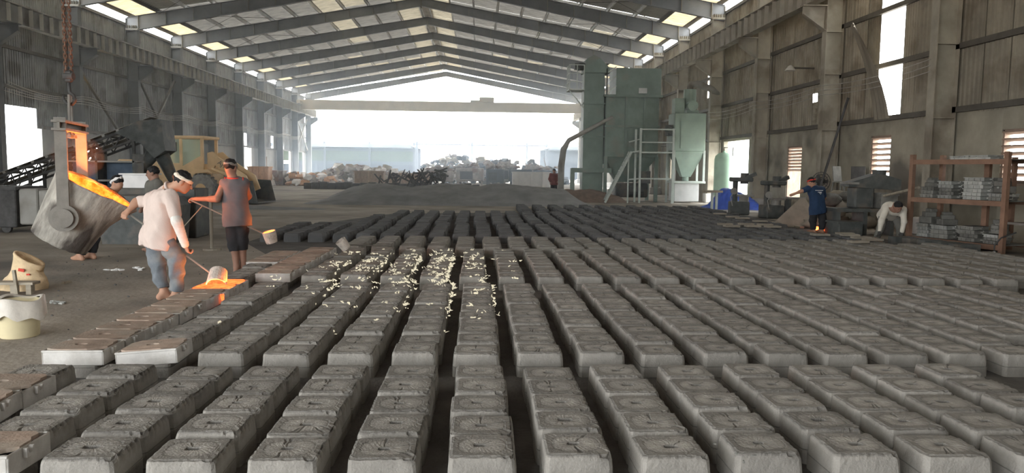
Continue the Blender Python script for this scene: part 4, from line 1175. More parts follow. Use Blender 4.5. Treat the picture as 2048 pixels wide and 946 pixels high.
# ------------------------------------------------------------------ left foreground things
p = gp(40, 672, 0); t = thing('plastic_pail', 'cream plastic pail lined with a pale crumpled sheet, on the dirt floor', 'pail', p)
q = MB(); q.lathe([(.148, 0), (.155, .01), (.168, .30), (.176, .31), (.176, .33), (.160, .33), (.145, .02), (0, .02)], 28); q.build('pail', M['bucket'], t, True)
vs = []; fs = []; r2 = random.Random(6); n = 40
for z, rr_ in ((.335, .155), (.352, .176), (.345, .188), (.28, .200), (.22, .205), (.185, .208)):
    for j in range(n):
        t_ = 2 * math.pi * j / n; k = 1 + .035 * math.sin(5 * t_ + z * 9) + r2.uniform(-.012, .012)
        vs.append((rr_ * k * math.cos(t_) + (.02 if math.cos(t_) > .7 else 0), rr_ * k * math.sin(t_), z + .018 * math.sin(3 * t_) + (.02 * math.sin(7 * t_) if z < .2 else 0)))
for i in range(5):
    for j in range(n): fs.append((i * n + j, i * n + (j + 1) % n, i * n + n + (j + 1) % n, i * n + n + j))
MB().add(vs, fs).build('liner', M['liner'], t, True)
p = gp(56, 578, 0); t = thing('open_sack', 'open tan sack slumped on the floor behind the pail', 'sack', p)
vs = []; fs = []; n = 36; prof = [(.0, .26, .20), (.06, .27, .20), (.14, .24, .17), (.20, .19, .15), (.25, .17, .13), (.30, .155, .12), (.335, .165, .13), (.36, .175, .135), (.385, .17, .13), (.375, .135, .10), (.30, .12, .085)]
for i, (z, a, b2) in enumerate(prof):
    for j in range(n):
        t_ = 2 * math.pi * j / n; k = 1 + (.06 * math.sin(4 * t_ + i * 1.3) + .04 * math.sin(9 * t_ + i * 2)) * (1 if i < 6 else .3)
        vs.append((a * k * math.cos(t_) + z * .22 - .05, b2 * k * math.sin(t_), z - .10 * math.cos(t_) * (z > .28) * .9))
for i in range(len(prof) - 1):
    for j in range(n): fs.append((i * n + j, i * n + (j + 1) % n, i * n + n + (j + 1) % n, i * n + n + j))
fs.append(tuple((len(prof) - 1) * n + j for j in range(n)))
MB().add(vs, fs).build('bag', M['sack'], t, True)
q = MB(); q.box((.02, -.15, .255), (.07, .012, .035), Matrix.Rotation(.2, 3, 'Y')); q.box((.09, -.135, .20), (.04, .012, .02)); q.build('red_print', M['red'], t)
p = gp(30, 588, 0); t = thing('low_bench', 'low weathered board on stub legs behind the cream pail', 'bench', p)
q = MB(); q.box((-.12, 0, .135), (.75, .16, .03)); q.build('board', M['wood'], t)
for x in (-.42, .0, .18): q = MB(); q.lohi((x - .03, -.04, 0), (x + .03, .04, .12)); q.build('leg', M['wood'], t)
q = MB(); q.beam((.09, -.10, 0), (.06, -.10, .30), .035, .03); q.build('stake', M['wood'], t)
for (u, v, lab) in ((100, 607, 'crumpled silvery foil scrap beside the cream pail'), (240, 541, 'white paper scraps on the dirt floor behind the pourer'), (270, 537, 'small white paper flakes on dirt floor, close to the pourer')):
    p = gp(u, v, 0); q = MB(); r2 = random.Random(u)
    for k in range(8): q.blob((p.x + r2.gauss(0, .10), p.y + r2.gauss(0, .05), .012), (r2.uniform(.02, .06), r2.uniform(.015, .03), .012), 7, 4, .45, r2)
    tag(q.build('scrap_paper', M['lime' if u > 200 else 'alu']), lab, 'scraps', kind='stuff')
p = gp(129, 568, 0); q = MB(); q.beam((p.x, p.y - .04, .02), (p.x + .05, p.y + .06, .025), .04, .03); tag(q.build('wood_offcut', M['wood']), 'short wood offcut on the floor right of the sack', 'wood')
q = MB(); r2 = random.Random(17)
for k in range(110):
    x = r2.uniform(-7.5, -3.25); y = r2.uniform(5.2, 14)
    if x > -3.3 and y < 13: continue
    s_ = r2.uniform(.006, .02); q.blob((x, y, s_ * .4), (s_, s_ * .8, s_ * .7), 6, 4, .3, r2)
tag(q.build('floor_grit', M['black_sand']), 'small lumps of sand and grit scattered on the left floor', 'grit', None, 'stuff')

# ------------------------------------------------------------------ left middle: carts, cabinet, conveyor, loader
p = gp(30, 468, 0); t = thing('scrap_cart', 'dark rusty box cart on the left edge behind the ladle', 'cart', (-10.6, 17.6, 0))
q = MB(); q.lohi((-1.4, -.5, .12), (.35, .5, 1.02), ch=.02); q.lohi((-1.44, -.54, .95), (.39, .54, 1.03)); q.build('box', M['iron'], t)
for x in (-1.1, .1): q = MB(); q.cyl((x, -.46, .10), (x, -.38, .10), .10, n=12); q.build('wheel', M['iron'], t)
q = MB(); q.lohi((.36, -.42, .18), (.78, .3, .98), ch=.03); q.lohi((.80, -.42, .18), (1.05, .3, .95), ch=.02); q.build('side_locker', M['steel'], t)
t = thing('sand_skip', 'dark steel skip with rounded corner behind the pourer', 'skip', (-6.55, 15.3, 0))
q = MB(); q.prism([(-.75, .0), (.55, .0), (.62, .75), (.5, .92), (-.85, .95)], .9, None); q.build('body', M['darkm'], t)
q = MB(); q.tube([(.60, -.47, .1), (.62, -.47, .7), (.52, -.47, .88), (.35, -.47, .93)], .025, 8); q.build('rim_bar', M['steel'], t)
t = thing('grey_cabinet', 'grey steel cabinet with pale box on it, behind the young man', 'cabinet', (-7.0, 16.6, 0))
q = MB(); q.lohi((-.6, -.4, 0), (1.0, .4, 1.05), ch=.02); q.build('body', M['darkm'], t)
q = MB(); q.lohi((-.55, -.3, 1.05), (.0, .2, 1.33), ch=.01); q.lohi((-.6, -.35, 1.33), (.05, .25, 1.36)); q.build('pale_box', M['pale'], t)
t = thing('grey_cabinet', 'dark blue grey panel rack below the conveyor head', 'cabinet', (-10.2, 22.6, 0))
for z in (.02, .55, 1.05, 1.6): q = MB(); q.lohi((-1.9, -.3, z), (.25, .3, z + .05)); q.build('shelf', M['steel'], t)
for x in (-1.88, -.85, .2): q = MB(); q.lohi((x - .03, -.3, 0), (x + .03, .3, 1.85)); q.build('upright', M['darkm'], t)
q = MB(); q.lohi((-1.8, .25, .6), (.2, .28, 1.6)); q.build('panel', mat('dull_blue_panel', (.10, .13, .17)), t)

t = thing('belt_conveyor', 'inclined lattice belt conveyor rising from left edge towards the wheel loader', 'conveyor', (-15.6, 25.0, 0))
def cp(s, off=0.0, w=0.0): return Vector((0, w, .55)) + Vector((5.35, 0, 2.05)) * s + Vector((-.36, 0, .93)) * off
for w in (-.42, .42):
    for off in (0, .38): q = MB(); q.beam(cp(-.06, off, w), cp(1.0, off, w), .05, .07); q.build('chord', M['iron'], t)
    for k in range(12):
        q = MB(); q.beam(cp(k / 12, 0, w), cp(k / 12, .38, w), .035, .035); q.beam(cp(k / 12, 0, w), cp((k + 1) / 12, .38, w), .03, .03); q.build('lattice_bar', M['iron'], t)
for k in range(11):
    q = MB(); q.cyl(cp(.05 + k / 12, .46, -.42), cp(.05 + k / 12, .46, .42), .05, n=10); q.build('roller', M['steel'], t)
q = MB(); q.beam(cp(-.04, .52), cp(.99, .52), .62, .015, (-.36, 0, .93)); q.beam(cp(-.04, .16), cp(.99, .16), .62, .015, (-.36, 0, .93)); q.build('belt', M['belt'], t)
for s_ in (.25, .62, .86):
    a = cp(s_)
    for w in (-.4, .4): q = MB(); q.beam((a.x, w, 0), (a.x, w, a.z + .2), .08, .08); q.build('leg', M['iron'], t)
q = MB(); a = cp(1.0); q.prism([(a.x - 1.3, a.z - .05), (a.x - .55, a.z + .34), (a.x + .15, a.z + .38), (a.x + .25, a.z - .6), (a.x - .1, a.z - .85), (a.x - .5, a.z - .4)], .9); q.build('head_chute', M['darkm'], t)
for (x0, z0, x1, z1) in ((a.x - .25, a.z - .6, a.x - .65, .95), (a.x - .1, a.z - .6, a.x + .75, .3)):
    q = MB(); q.tube([(x0, 0, z0), ((x0 + x1) / 2 - .1, 0, (z0 + z1) / 2 + .1), (x1, 0, z1)], [.24, .18, .16], 10); q.build('chute_pipe', M['darkm'], t, True)
q = MB(); q.box((-.2, 0, .5), (.9, 1.1, .8), None, .04); q.build('tail_hopper', M['iron'], t)

# wheel loader
t = thing('wheel_loader', 'dusty yellow wheel loader with dark bucket, facing right', 'loader', (-12.35, 31.6, 0), R(-4))
q = MB(); q.lohi((-2.2, -.75, .75), (-.55, .75, 1.75), ch=.08); q.prism([(-.55, .6), (1.6, .6), (1.6, 1.2), (1.2, 1.3), (-.55, 1.3)], 1.3); q.build('body', M['yellow'], t)
cab = MB()
for x, y in ((-.55, -.68), (1.3, -.68), (-.55, .68), (1.3, .68), (.45, -.68), (.45, .68)): cab.lohi((x - .055, y - .05, 1.3), (x + .055, y + .05, 2.62))
cab.lohi((-.68, -.78, 2.6), (1.42, .78, 2.72), ch=.03); cab.lohi((-.6, -.72, 1.0), (.45, -.66, 1.62)); cab.lohi((.45, -.72, 1.0), (1.35, -.66, 1.5)); cab.lohi((-.6, .66, 1.0), (1.35, .72, 1.6)); cab.prism([(.5, 1.5), (1.3, 1.5), (1.3, 1.95)], .06, Matrix.Translation((0, -.69, 0)))
cab.build('cab', M['yellow'], t)
q = MB(); q.lohi((-.5, -.69, 1.62), (.4, -.675, 2.58)); q.build('pane', M['glass'], t)
q = MB(); q.lohi((.5, -.69, 1.5), (1.25, -.675, 2.58)); q.build('pane', M['glass'], t)
q = MB(); q.lohi((.1, -.2, 1.3), (.3, .25, 2.1), ch=.03); q.lohi((.1, -.25, 1.3), (.6, .25, 1.55), ch=.05); q.build('seat', M['iron'], t)
q = MB(); q.lohi((.16, -.78, 2.1), (.30, -.74, 2.45)); q.build('mirror', M['iron'], t)
for x in (-1.5, 1.35):
    for y in (-.85, .85):
        w = MB(); w.lathe([(.22, -.19), (.5, -.19), (.58, -.15), (.6, -.06), (.6, .06), (.58, .15), (.5, .19), (.22, .19)], 28, Matrix.Translation((x, y, .6)) @ Matrix.Rotation(R(90), 4, 'X'), False); 
        for k in range(22):
            a = 2 * math.pi * k / 22; w.box((x + .6 * math.cos(a), y, .6 + .6 * math.sin(a)), (.05, .34, .07), Matrix.Rotation(-a, 3, 'Y'))
        wo = w.build('tyre', M['tyre'], t)
        h = MB(); h.cyl((x, y - .17, .6), (x, y + .17, .6), .24, n=18); h.cyl((x, y - .2, .6), (x, y + .2, .6), .1, n=10); h.build('hub', M['yellow'], wo)
q = MB()
for y in (-.5, .5): q.prism([(1.45, 2.05), (1.65, 2.1), (1.85, 1.9), (3.0, 1.15), (3.2, .6), (2.95, .5), (2.75, .95), (1.75, 1.55), (1.6, 1.1), (1.45, 1.1)], .12, Matrix.Translation((0, y, 0)))
q.build('lift_arm', M['yellow'], t)
q = MB(); q.cyl((1.65, -.62, 1.4), (2.7, -.62, 1.05), .07, n=10); q.cyl((1.65, .62, 1.4), (2.7, .62, 1.05), .07, n=10); q.build('ram', M['yellow'], t)
q = MB(); q.prism([(.85, .45), (.85, 1.1), (1.05, 1.38), (1.65, 1.38), (1.85, 1.22), (1.65, 1.26), (1.15, 1.22), (1.0, 1.0), (1.05, .45)], .3, Matrix.Translation((0, -.85, 0))); q.build('mudguard', M['yellow'], t)
q = MB()
pr = [(2.45, .95), (2.52, 1.0), (2.6, .45), (2.72, .18), (3.65, .1), (3.65, .05), (2.65, .1), (2.5, .4)]
q.prism(pr, 2.1)
for y in (-1.05, 1.05): q.prism([(2.48, 1.0), (3.45, .95), (3.65, .1), (2.65, .1)], .04, Matrix.Translation((0, y, 0)))
q.build('bucket', M['darkm'], t)
fc = bpy.data.curves.new('lettering', 'FONT'); fc.body = 'AJ926'; fc.size = .26; fc.extrude = .004
fo_ = bpy.data.objects.new('lettering_curve', fc); fo = put('lettering', bpy.data.meshes.new_from_object(fo_), M['bail'], t); bpy.data.objects.remove(fo_); fo.location = (1.85, -.575, 1.62); fo.rotation_euler = (R(90), R(34), 0)
# heap of dark sand ridge beside the loader and far trough row
def heap(nm, label, cx, cy, rx, ry, hts, mt, seed=1, nx=60, ny=26):
    r2 = np.random.RandomState(seed); vs = []; fs = []
    for j in range(ny):
        for i in range(nx):
            u = i / (nx - 1) * 2 - 1; v = j / (ny - 1) * 2 - 1
            top = np.interp(u, np.linspace(-1, 1, len(hts)), hts)
            edge = max(0, 1 - abs(v) ** 1.6) * min(1, (1 - abs(u)) * 6)
            z = top * edge * (1 + .08 * math.sin(7 * u + 3 * v) + r2.uniform(-.05, .05)) - .01
            vs.append((u * rx, v * ry, max(z, -.02)))
    for j in range(ny - 1):
        for i in range(nx - 1): a = j * nx + i; fs.append((a, a + 1, a + nx + 1, a + nx))
    o = MB().add(vs, fs).build(nm, mt, None, True, (cx, cy, 0)); return tag(o, label, 'heap', None, 'stuff')
heap('sand_heap', 'long grey sand heap across the hall behind the mould rows', -1.3, 34.5, 6.3, 3.6, [.05, .2, .55, .75, .80, .72, .78, .85, .80, .68, .82, .86, .80, .74, .62, .3], M['sand'])
heap('sand_heap', 'low dark sand ridge on the floor right of the wheel loader', -9.0, 27.5, 3.6, .6, [.02, .10, .16, .12, .14, .10, .08, .03], M['sand'], 3)
heap('sand_heap', 'reddish sand heap at the foot of the sand plant', 5.3, 36.4, 1.9, 1.4, [.3, .55, .62, .55, .4, .2], mat('reddish_sand', (.21, .155, .125), .95, .2), 5, 30, 16)
tr = thing('flask_row', 'long row of dark flasks set across the floor far behind the loader', 'flasks', (-7.5, 52.5, 0))
for k in range(22): q = MB(); q.lohi((-4.5 + k * .55, -.3, 0), (-4.5 + k * .55 + .5, .3, .42 + (k % 3) * .04)); q.build('flask', M['iron'], tr)

# ------------------------------------------------------------------ sand plant on the right
t = thing('bucket_elevator', 'tall green bucket elevator tower at the left of the sand plant', 'machine', (5.55, 37.0, 0))
q = MB(); q.lohi((-.5, -.45, 0), (.5, .45, 6.2), ch=.02); q.build('casing', M['green'], t)
for z in (1.5, 3.1, 4.7): q = MB(); q.lohi((-.55, -.5, z), (.55, .5, z + .07)); q.build('flange', M['green'], t)
q = MB(); q.prism([(-.55, 6.2), (.75, 6.2), (.70, 6.45), (.25, 6.9), (-.05, 7.05), (-.4, 6.85)], 1.0); q.build('head', M['green'], t)
q = MB(); q.lohi((-1.25, -.6, 5.35), (-.5, .5, 5.4)); q.build('gallery_deck', M['rail'], t)
q = MB()
for x, y in ((-1.22, -.57), (-.86, -.57), (-.52, -.57), (-1.22, 0), (-1.22, .47)): q.beam((x, y, 5.4), (x, y, 6.55), .04, .04)
for z in (5.75, 6.15, 6.55): q.beam((-1.24, -.57, z), (-.5, -.57, z), .035, .035); q.beam((-1.22, -.57, z), (-1.22, .5, z), .035, .035)
q.beam((-1.22, -.5, 5.35), (-.5, -.5, 4.5), .05, .05); q.build('gallery_rail', M['rail'], t)
q = MB(); q.cyl((-.75, -.2, 6.5), (-.45, -.2, 6.5), .18, n=12); q.lohi((-.95, -.35, 6.35), (-.7, -.05, 6.65)); q.build('motor', M['darkm'], t)
q = MB(); q.tube([(-1.55, -.5, .35), (-1.55, -.5, 1.7), (-1.45, -.5, 2.5), (-1.2, -.5, 2.95), (.9, -.55, 4.1)], [.15, .16, .15, .12, .09], 10); q.build('chute_pipe', M['steel'], t, True)
q = MB(); q.lohi((-1.05, -.6, 1.4), (.9, -.45, 1.62)); q.lohi((-1.1, -.62, .2), (-.9, -.42, 1.6)); q.build('duct', M['green'], t)
t = thing('sand_hopper', 'big green sand hopper with cone bottom, centre of the sand plant', 'machine', (7.55, 37.4, 0))
q = MB(); q.lohi((-1.45, -1.0, 2.15), (1.15, 1.0, 5.1), ch=.03); q.build('bin', M['green'], t)
for x in (-.45, .45): q = MB(); q.lohi((x - .05, -1.06, 2.15), (x + .05, -1.0, 5.1)); q.build('rib', M['green'], t)
q = MB(); q.lohi((-1.5, -1.05, 3.6), (1.2, -1.0, 3.7)); q.lohi((-1.55, -1.1, 5.05), (1.3, 1.1, 5.16)); q.build('rib', M['green'], t)
q = MB(); vs = [(-1.4, -.95, 2.15), (1.1, -.95, 2.15), (1.1, .95, 2.15), (-1.4, .95, 2.15), (-.7, -.3, .95), (.3, -.3, .95), (.3, .3, .95), (-.7, .3, .95)]
q.add(vs, [(0, 1, 5, 4), (1, 2, 6, 5), (2, 3, 7, 6), (3, 0, 4, 7), (4, 5, 6, 7), (3, 2, 1, 0)]); q.build('cone', M['green'], t)
for x in (-1.4, 1.1):
    for y in (-.95, .95): q = MB(); q.lohi((x - .08, y - .08, 0), (x + .08, y + .08, 2.2)); q.build('leg', M['green'], t)
q = MB(); q.lohi((-.95, -.9, 5.16), (1.25, .9, 6.45), ch=.02); q.build('top_box', M['darkm'] if False else M['green'], t)
q = MB(); q.lohi((.15, -.95, 5.25), (.55, -.9, 5.5)); q.build('vent', M['grey_box'], t)
q = MB()
for k in range(3): q.beam((-1.4, -.9, 5.2 + k * .5), (-.95, -.9, 5.6 + k * .45), .05, .05); q.beam((-1.4, -.9, 5.16 + k * .01), (-1.4, -.9, 6.4), .05, .05)
q.build('brace', M['rail'], t)
q = MB(); q.lohi((-.8, -.6, .2), (.8, .5, .9), ch=.05); q.cyl((-.2, -.75, .5), (.5, -.75, .5), .3, n=14); q.lohi((.4, -.9, .9), (.85, -.6, 1.5)); q.build('mixer', M['darkm'], t)
t = thing('access_platform', 'grey tube platform with rails and steep stair, before the green hopper', 'platform', (8.15, 35.6, 0))
for x in (-.6, .95):
    for y in (-.55, .55): q = MB(); q.beam((x, y, 0), (x, y, 3.5 if True else 2.4), .09, .09); q.build('post', M['rail'], t)
for z in (2.35,): q = MB(); q.lohi((-.65, -.6, z), (1.0, .6, z + .06)); q.build('deck', M['rail'], t)
for z in (1.15, 2.85, 3.45):
    q = MB(); q.beam((-.6, -.55, z), (.95, -.55, z), .06, .06); q.build('rail', M['rail'], t)
q = MB(); q.beam((-.6, -.55, 1.15), (-1.15, -.55, 1.1), .06, .06); q.beam((-1.15, -.55, 0), (-1.15, -.55, 2.4), .06, .06); q.beam((-1.15, -.55, 2.35), (-.6, -.55, 2.45), .06, .06); q.beam((-1.15, -.55, 2.85), (-.6, -.55, 3.0), .05, .05); q.build('side_frame', M['rail'], t)
st = MB()
for y in (-.75, -.25): st.beam((-2.25, y, .02), (-1.05, y, 2.4), .05, .1)
so = st.build('stair_stringer', M['rail'], t)
for k in range(10): f_ = (k + .6) / 10.5; q = MB(); q.box((-2.25 + 1.2 * f_, -.5, .02 + 2.38 * f_), (.16, .46, .03)); q.build('tread', M['rail'], t)
t = thing('dust_collector', 'pale green dust collector cabinet with cone and grey box below', 'machine', (9.95, 35.9, 0))
q = MB(); q.lohi((-.75, -.6, 2.45), (.75, .6, 4.25), ch=.03); q.build('cabinet', M['green_l'], t)
q = MB(); q.lohi((-.45, -.63, 2.6), (.62, -.6, 3.85)); q.build('door', M['green_l'], t)
q = MB(); q.add([(-.75, -.6, 2.45), (.75, -.6, 2.45), (.75, .6, 2.45), (-.75, .6, 2.45), (-.22, -.2, 1.25), (.2, -.2, 1.25), (.2, .2, 1.25), (-.22, .2, 1.25)], [(0, 1, 5, 4), (1, 2, 6, 5), (2, 3, 7, 6), (3, 0, 4, 7), (4, 5, 6, 7), (3, 2, 1, 0)]); q.cyl((0, 0, 1.0), (0, 0, 1.3), .16, n=12); q.build('cone', M['green_l'], t)
for x in (-.72, .72):
    for y in (-.55, .55): q = MB(); q.lohi((x - .05, y - .05, .95), (x + .05, y + .05, 2.5)); q.build('leg', M['rail'], t)
q = MB(); q.lohi((-.8, -.65, .95), (.8, .65, 1.05)); q.lohi((-.75, -.6, 0), (-.68, -.5, 1.0)); q.build('stand', M['rail'], t)
q = MB(); q.lohi((-.66, -.55, .08), (.52, .5, .95), ch=.02); q.build('grey_box', M['grey_box'], t)
q = MB(); q.lohi((-.7, -.4, 4.25), (-.25, .2, 4.95)); q.cyl((.1, 0, 4.5), (.1, 0, 5.4), .3, n=14); q.cyl((.1, -.6, 4.6), (.1, .3, 4.6), .25, n=12); q.lohi((-.15, -.5, 4.25), (.4, .1, 4.4)); q.build('fan', M['green_l'], t)
q = MB(); q.tube([(.1, 0, 5.4), (.12, .1, 5.65), (.5, .2, 5.7), (1.2, .4, 5.5), (1.75, .6, 5.2)], .16, 10); q.build('duct', M['steel'], t, True)
q = MB(); q.lohi((-1.0, -.4, 3.2), (-.7, .2, 3.7)); q.cyl((-1.15, -.5, 3.55), (-.75, -.5, 3.35), .15, n=10); q.build('motor', M['darkm'], t)

# ------------------------------------------------------------------ right side by the wall
t = thing('air_tank', 'upright pale green air tank with domed top in the right wall opening', 'tank', (11.05, 33.6, 0))
q = MB(); q.lathe([(.0, .25), (.2, .27), (.36, .36), (.42, .52), (.42, 2.05), (.38, 2.22), (.25, 2.34), (.06, 2.39), (.05, 2.46), (0, 2.46)], 28, None, False); q.build('vessel', M['tank'], t, True)
for k in range(3): a = 2.1 * k + .3; q = MB(); q.lohi((.36 * math.cos(a) - .04, .36 * math.sin(a) - .04, 0), (.36 * math.cos(a) + .04, .36 * math.sin(a) + .04, .45)); q.build('leg', M['tank'], t)
q = MB(); q.tube([(.0, 0, 2.44), (0, 0, 2.6), (.4, 0, 2.62), (.4, 0, .2)], .03, 6); q.build('pipe', M['steel'], t)
# blue tarpaulin over a heap
vs = []; fs = []; r2 = np.random.RandomState(2); nx, ny = 26, 16
for j in range(ny):
    for i in range(nx):
        u, v = i / (nx - 1), j / (ny - 1)
        top = np.interp(u, [0, .12, .35, .55, .75, 1], [.02, .18, .80, .86, .6, .25])
        z = top * (1 - abs(2 * v - 1) ** 2.2) + .04 * math.sin(14 * u + 5 * v) * (v > .05) + .03 * r2.uniform(-1, 1)
        vs.append((u * 2.3 - 1.15, v * 1.7 - .85, max(.01, z)))
for j in range(ny - 1):
    for i in range(nx - 1): a = j * nx + i; fs.append((a, a + 1, a + nx + 1, a + nx))
tag(MB().add(vs, fs).build('tarpaulin', M['tarp'], None, False, (10.25, 30.3, 0), (0, 0, -.35)), 'crumpled blue tarpaulin over a heap before the green tank', 'tarpaulin')
t = thing('work_stand', 'small flat topped stand with twin legs before the blue tarpaulin', 'stand', (9.05, 28.6, 0))
q = MB(); q.lohi((-.4, -.2, .72), (.3, .2, .80)); q.build('top', M['wood'], t)
for x in (-.05, .12): q = MB(); q.lohi((x - .04, -.05, 0), (x + .04, .05, .73)); q.build('leg', M['rail'], t)
def moulding_machine(x, y, s, lab, rz=0.0):
    t = thing('moulding_machine', lab, 'machine', (x, y, 0), rz)
    q = MB(); q.lohi((-.32 * s, -.3 * s, 0), (.32 * s, .3 * s, .45 * s), ch=.03); q.build('base', M['darkm'], t)
    q = MB(); q.cyl((-.12 * s, .12 * s, .4 * s), (-.12 * s, .12 * s, 1.2 * s), .09 * s, n=14); q.build('column', M['darkm'], t)
    q = MB(); q.lohi((-.32 * s, -.22 * s, 1.12 * s), (.42 * s, .25 * s, 1.27 * s), ch=.03); q.cyl((.16 * s, 0, 1.05 * s), (.16 * s, 0, 1.42 * s), .14 * s, n=14); q.beam((.2 * s, -.1 * s, 1.25 * s), (.52 * s, -.1 * s, 1.4 * s), .16 * s, .12 * s); q.build('squeeze_head', M['darkm'], t)
    q = MB(); q.cyl((.16 * s, -.02, .45 * s), (.16 * s, -.02, .62 * s), .16 * s, n=14); q.lohi((-.08 * s, -.26 * s, .62 * s), (.46 * s, .22 * s, .68 * s)); q.build('table', M['steel'], t)
    q = MB(); q.cyl((-.2 * s, -.25 * s, .8 * s), (-.2 * s, -.12 * s, .8 * s), .11 * s, n=12); q.tube([(-.2 * s, -.25 * s, .8 * s), (-.32 * s, -.3 * s, .6 * s), (-.25 * s, -.3 * s, .3 * s)], .018, 6); q.build('valve', M['steel'], t)
    return t
moulding_machine(9.35, 26.6, 1.05, 'dark press like moulding machine with T head, before the blue tarpaulin', -.2)
moulding_machine(9.75, 24.6, .98, 'dark moulding machine right of the blue tarpaulin, with side table', .15)
t = thing('side_table', 'narrow steel table with pale rag, beside the second moulding machine', 'table', (10.8, 24.3, 0))
q = MB(); q.lohi((-.7, -.25, .66), (.55, .25, .71)); q.build('top', M['steel'], t)
for x in (-.62, .48): q = MB(); q.lohi((x - .03, -.2, 0), (x + .03, .2, .66)); q.build('leg', M['darkm'], t)
q = MB(); q.blob((.2, 0, .74), (.2, .12, .035), 9, 5, .3); q.build('rag', M['pale'], t)
t = thing('wall_fan', 'dark pedestal fan standing before the louvred right window', 'fan', (10.9, 23.6, 0))
q = MB(); q.cyl((0, 0, 0), (0, 0, .04), .22, n=16); q.cyl((0, 0, 0), (0, 0, 1.05), .025, n=8); q.build('stand', M['iron'], t)
q = MB()
for rr_ in (.30, .22, .13): q.tube([(rr_ * math.cos(a), -.08, 1.25 + rr_ * math.sin(a)) for a in [i * math.pi / 10 for i in range(20)]], .012, 5, True)
for k in range(10): a = math.pi * k / 5; q.cyl((0, -.1, 1.25), (.3 * math.cos(a), -.08, 1.25 + .3 * math.sin(a)), .006, n=4)
q.build('guard', M['iron'], t)
for k in range(3): a = 2.1 * k; q = MB(); q.beam((.03 * math.cos(a), -.05, 1.25 + .03 * math.sin(a)), (.24 * math.cos(a), -.05, 1.25 + .24 * math.sin(a)), .012, .12, (math.sin(a), .4, -math.cos(a))); q.build('blade', M['iron'], t)
q = MB(); q.cyl((0, -.08, 1.25), (0, .16, 1.25), .07, n=12); q.build('motor', M['iron'], t)
# leaning triangular plate
q = MB(); pl = [gp(1555, 428, 0), gp(1632, 447, 0)]
A = Vector((8.55, 20.6, .0)); 
q.prism([(-.55, .02), (.62, .02), (.66, .62), (.55, .85), (.40, .86)], .02, Matrix.Translation((8.6, 20.4, 0)) @ Matrix.Rotation(-.32, 4, 'X'))
tag(q.build('leaning_plate', M['tanplate']), 'dusty tan triangular steel plate leaning beside the man in navy', 'plate')
t = thing('scrap_pile', 'heap of dusty bags and castings against the wall behind the navy shirt man', 'heap', (10.15, 20.6, 0))
r2 = random.Random(12)
for k in range(16):
    q = MB(); x, y, z = r2.uniform(-.9, .8), r2.uniform(-.5, .9), r2.uniform(.1, .28); sz = (r2.uniform(.2, .38), r2.uniform(.2, .35), r2.uniform(.12, .24)); lv = k // 6
    q.blob((x * (1 - .2 * lv), y, z + lv * .33), sz, 10, 7, .18, r2); q.build('bag', M['tanplate'] if k % 3 else M['alu_d'], t, True)
def pchair(x, y, z, rz, lab, m):
    t = thing('plastic_chair', lab, 'chair', (x, y, z), rz)
    q = MB(); q.box((0, 0, .42), (.42, .42, .03), None, .01); q.build('seat', m, t)
    q = MB(); q.box((0, .2, .66), (.40, .03, .46), Matrix.Rotation(-.15, 3, 'X'), .01); q.build('backrest', m, t)
    for sx in (-1, 1):
        for sy in (-1, 1): q = MB(); q.beam((sx * .18, sy * .18, .42), (sx * .22, sy * .22, 0), .045, .035); q.build('leg', m, t)
t2 = thing('side_table', 'rough bench by the wall carrying plastic chairs, behind the navy shirt man', 'bench', (11.0, 21.9, 0))
q = MB(); q.lohi((-.75, -.4, .78), (.75, .4, .84)); q.build('top', M['wood'], t2)
for x in (-.7, .7):
    for y in (-.33, .33): q = MB(); q.lohi((x - .04, y - .04, 0), (x + .04, y + .04, .78)); q.build('leg', M['wood'], t2)
pchair(10.8, 21.9, .845, .5, 'pale plastic chair put up on the bench by the wall', M['alu_d'])  # pale chair in a darker colour, standing in for shade
pchair(11.35, 22.0, .845, -.3, 'dark plastic chair put up on the bench by the wall', M['iron'])
q = MB(); q.beam((11.45, 23.6, .0), (11.55, 23.4, 4.4), .09, .09); 
q = MB(); q.cyl((10.35, 23.0, 0), (11.68, 23.6, 3.9), .04, n=8); tag(q.build('leaning_pole', M['iron']), 'long dark pole leaning against the right wall by the louvred window', 'pole')
# wall lamp
t = thing('flood_lamp', 'pale flood lamp on an arm on the right wall', 'lamp', (WR - .13, 26.1, 5.0))
q = MB(); q.beam((0, 0, .15), (-.85, 0, .15), .05, .05); q.build('arm', M['girt'], t)
q = MB(); q.lathe([(.03, .14), (.07, .12), (.16, .0), (.19, -.04), (.17, -.05), (0, -.02)], 18, Matrix.Translation((-.85, 0, .1)), False); q.build('shade', M['lampw'], t)
# bench grinder machine and work benches
t = thing('grinding_machine', 'dark grinding machine on a bench, left of the man in white', 'machine', (9.55, 18.4, 0))
q = MB(); q.lohi((-.75, -.35, .58), (.75, .35, .66)); q.build('bench_top', M['darkm'], t)
for x in (-.68, .0, .68): q = MB(); q.lohi((x - .05, -.3, 0), (x + .05, .3, .58)); q.build('leg', M['darkm'], t)
q = MB(); q.lohi((-.25, -.22, .66), (.25, .22, 1.2), ch=.04); q.build('column', M['darkm'], t)
q = MB(); q.prism([(-.42, 1.2), (.9, 1.12), (.9, 1.38), (.5, 1.5), (.3, 1.52), (-.4, 1.3)], .45); q.cyl((.45, 0, 1.45), (.45, 0, 1.62), .16, n=14); q.build('head', M['darkm'], t)
q = MB(); q.lohi((-.5, -.3, 1.26), (-.2, .1, 1.31)); q.build('rest', M['steel'], t)
q = MB(); q.lohi((.38, -.3, .66), (.80, .15, 1.05), ch=.02); q.lohi((.36, -.32, .98), (.82, .17, 1.03)); q.build('gear_box', M['alu_d'], t)
t = thing('low_crate', 'rough low crate of castings on the floor, under the grinding machine\'s left end', 'crate', (8.95, 17.9, 0))
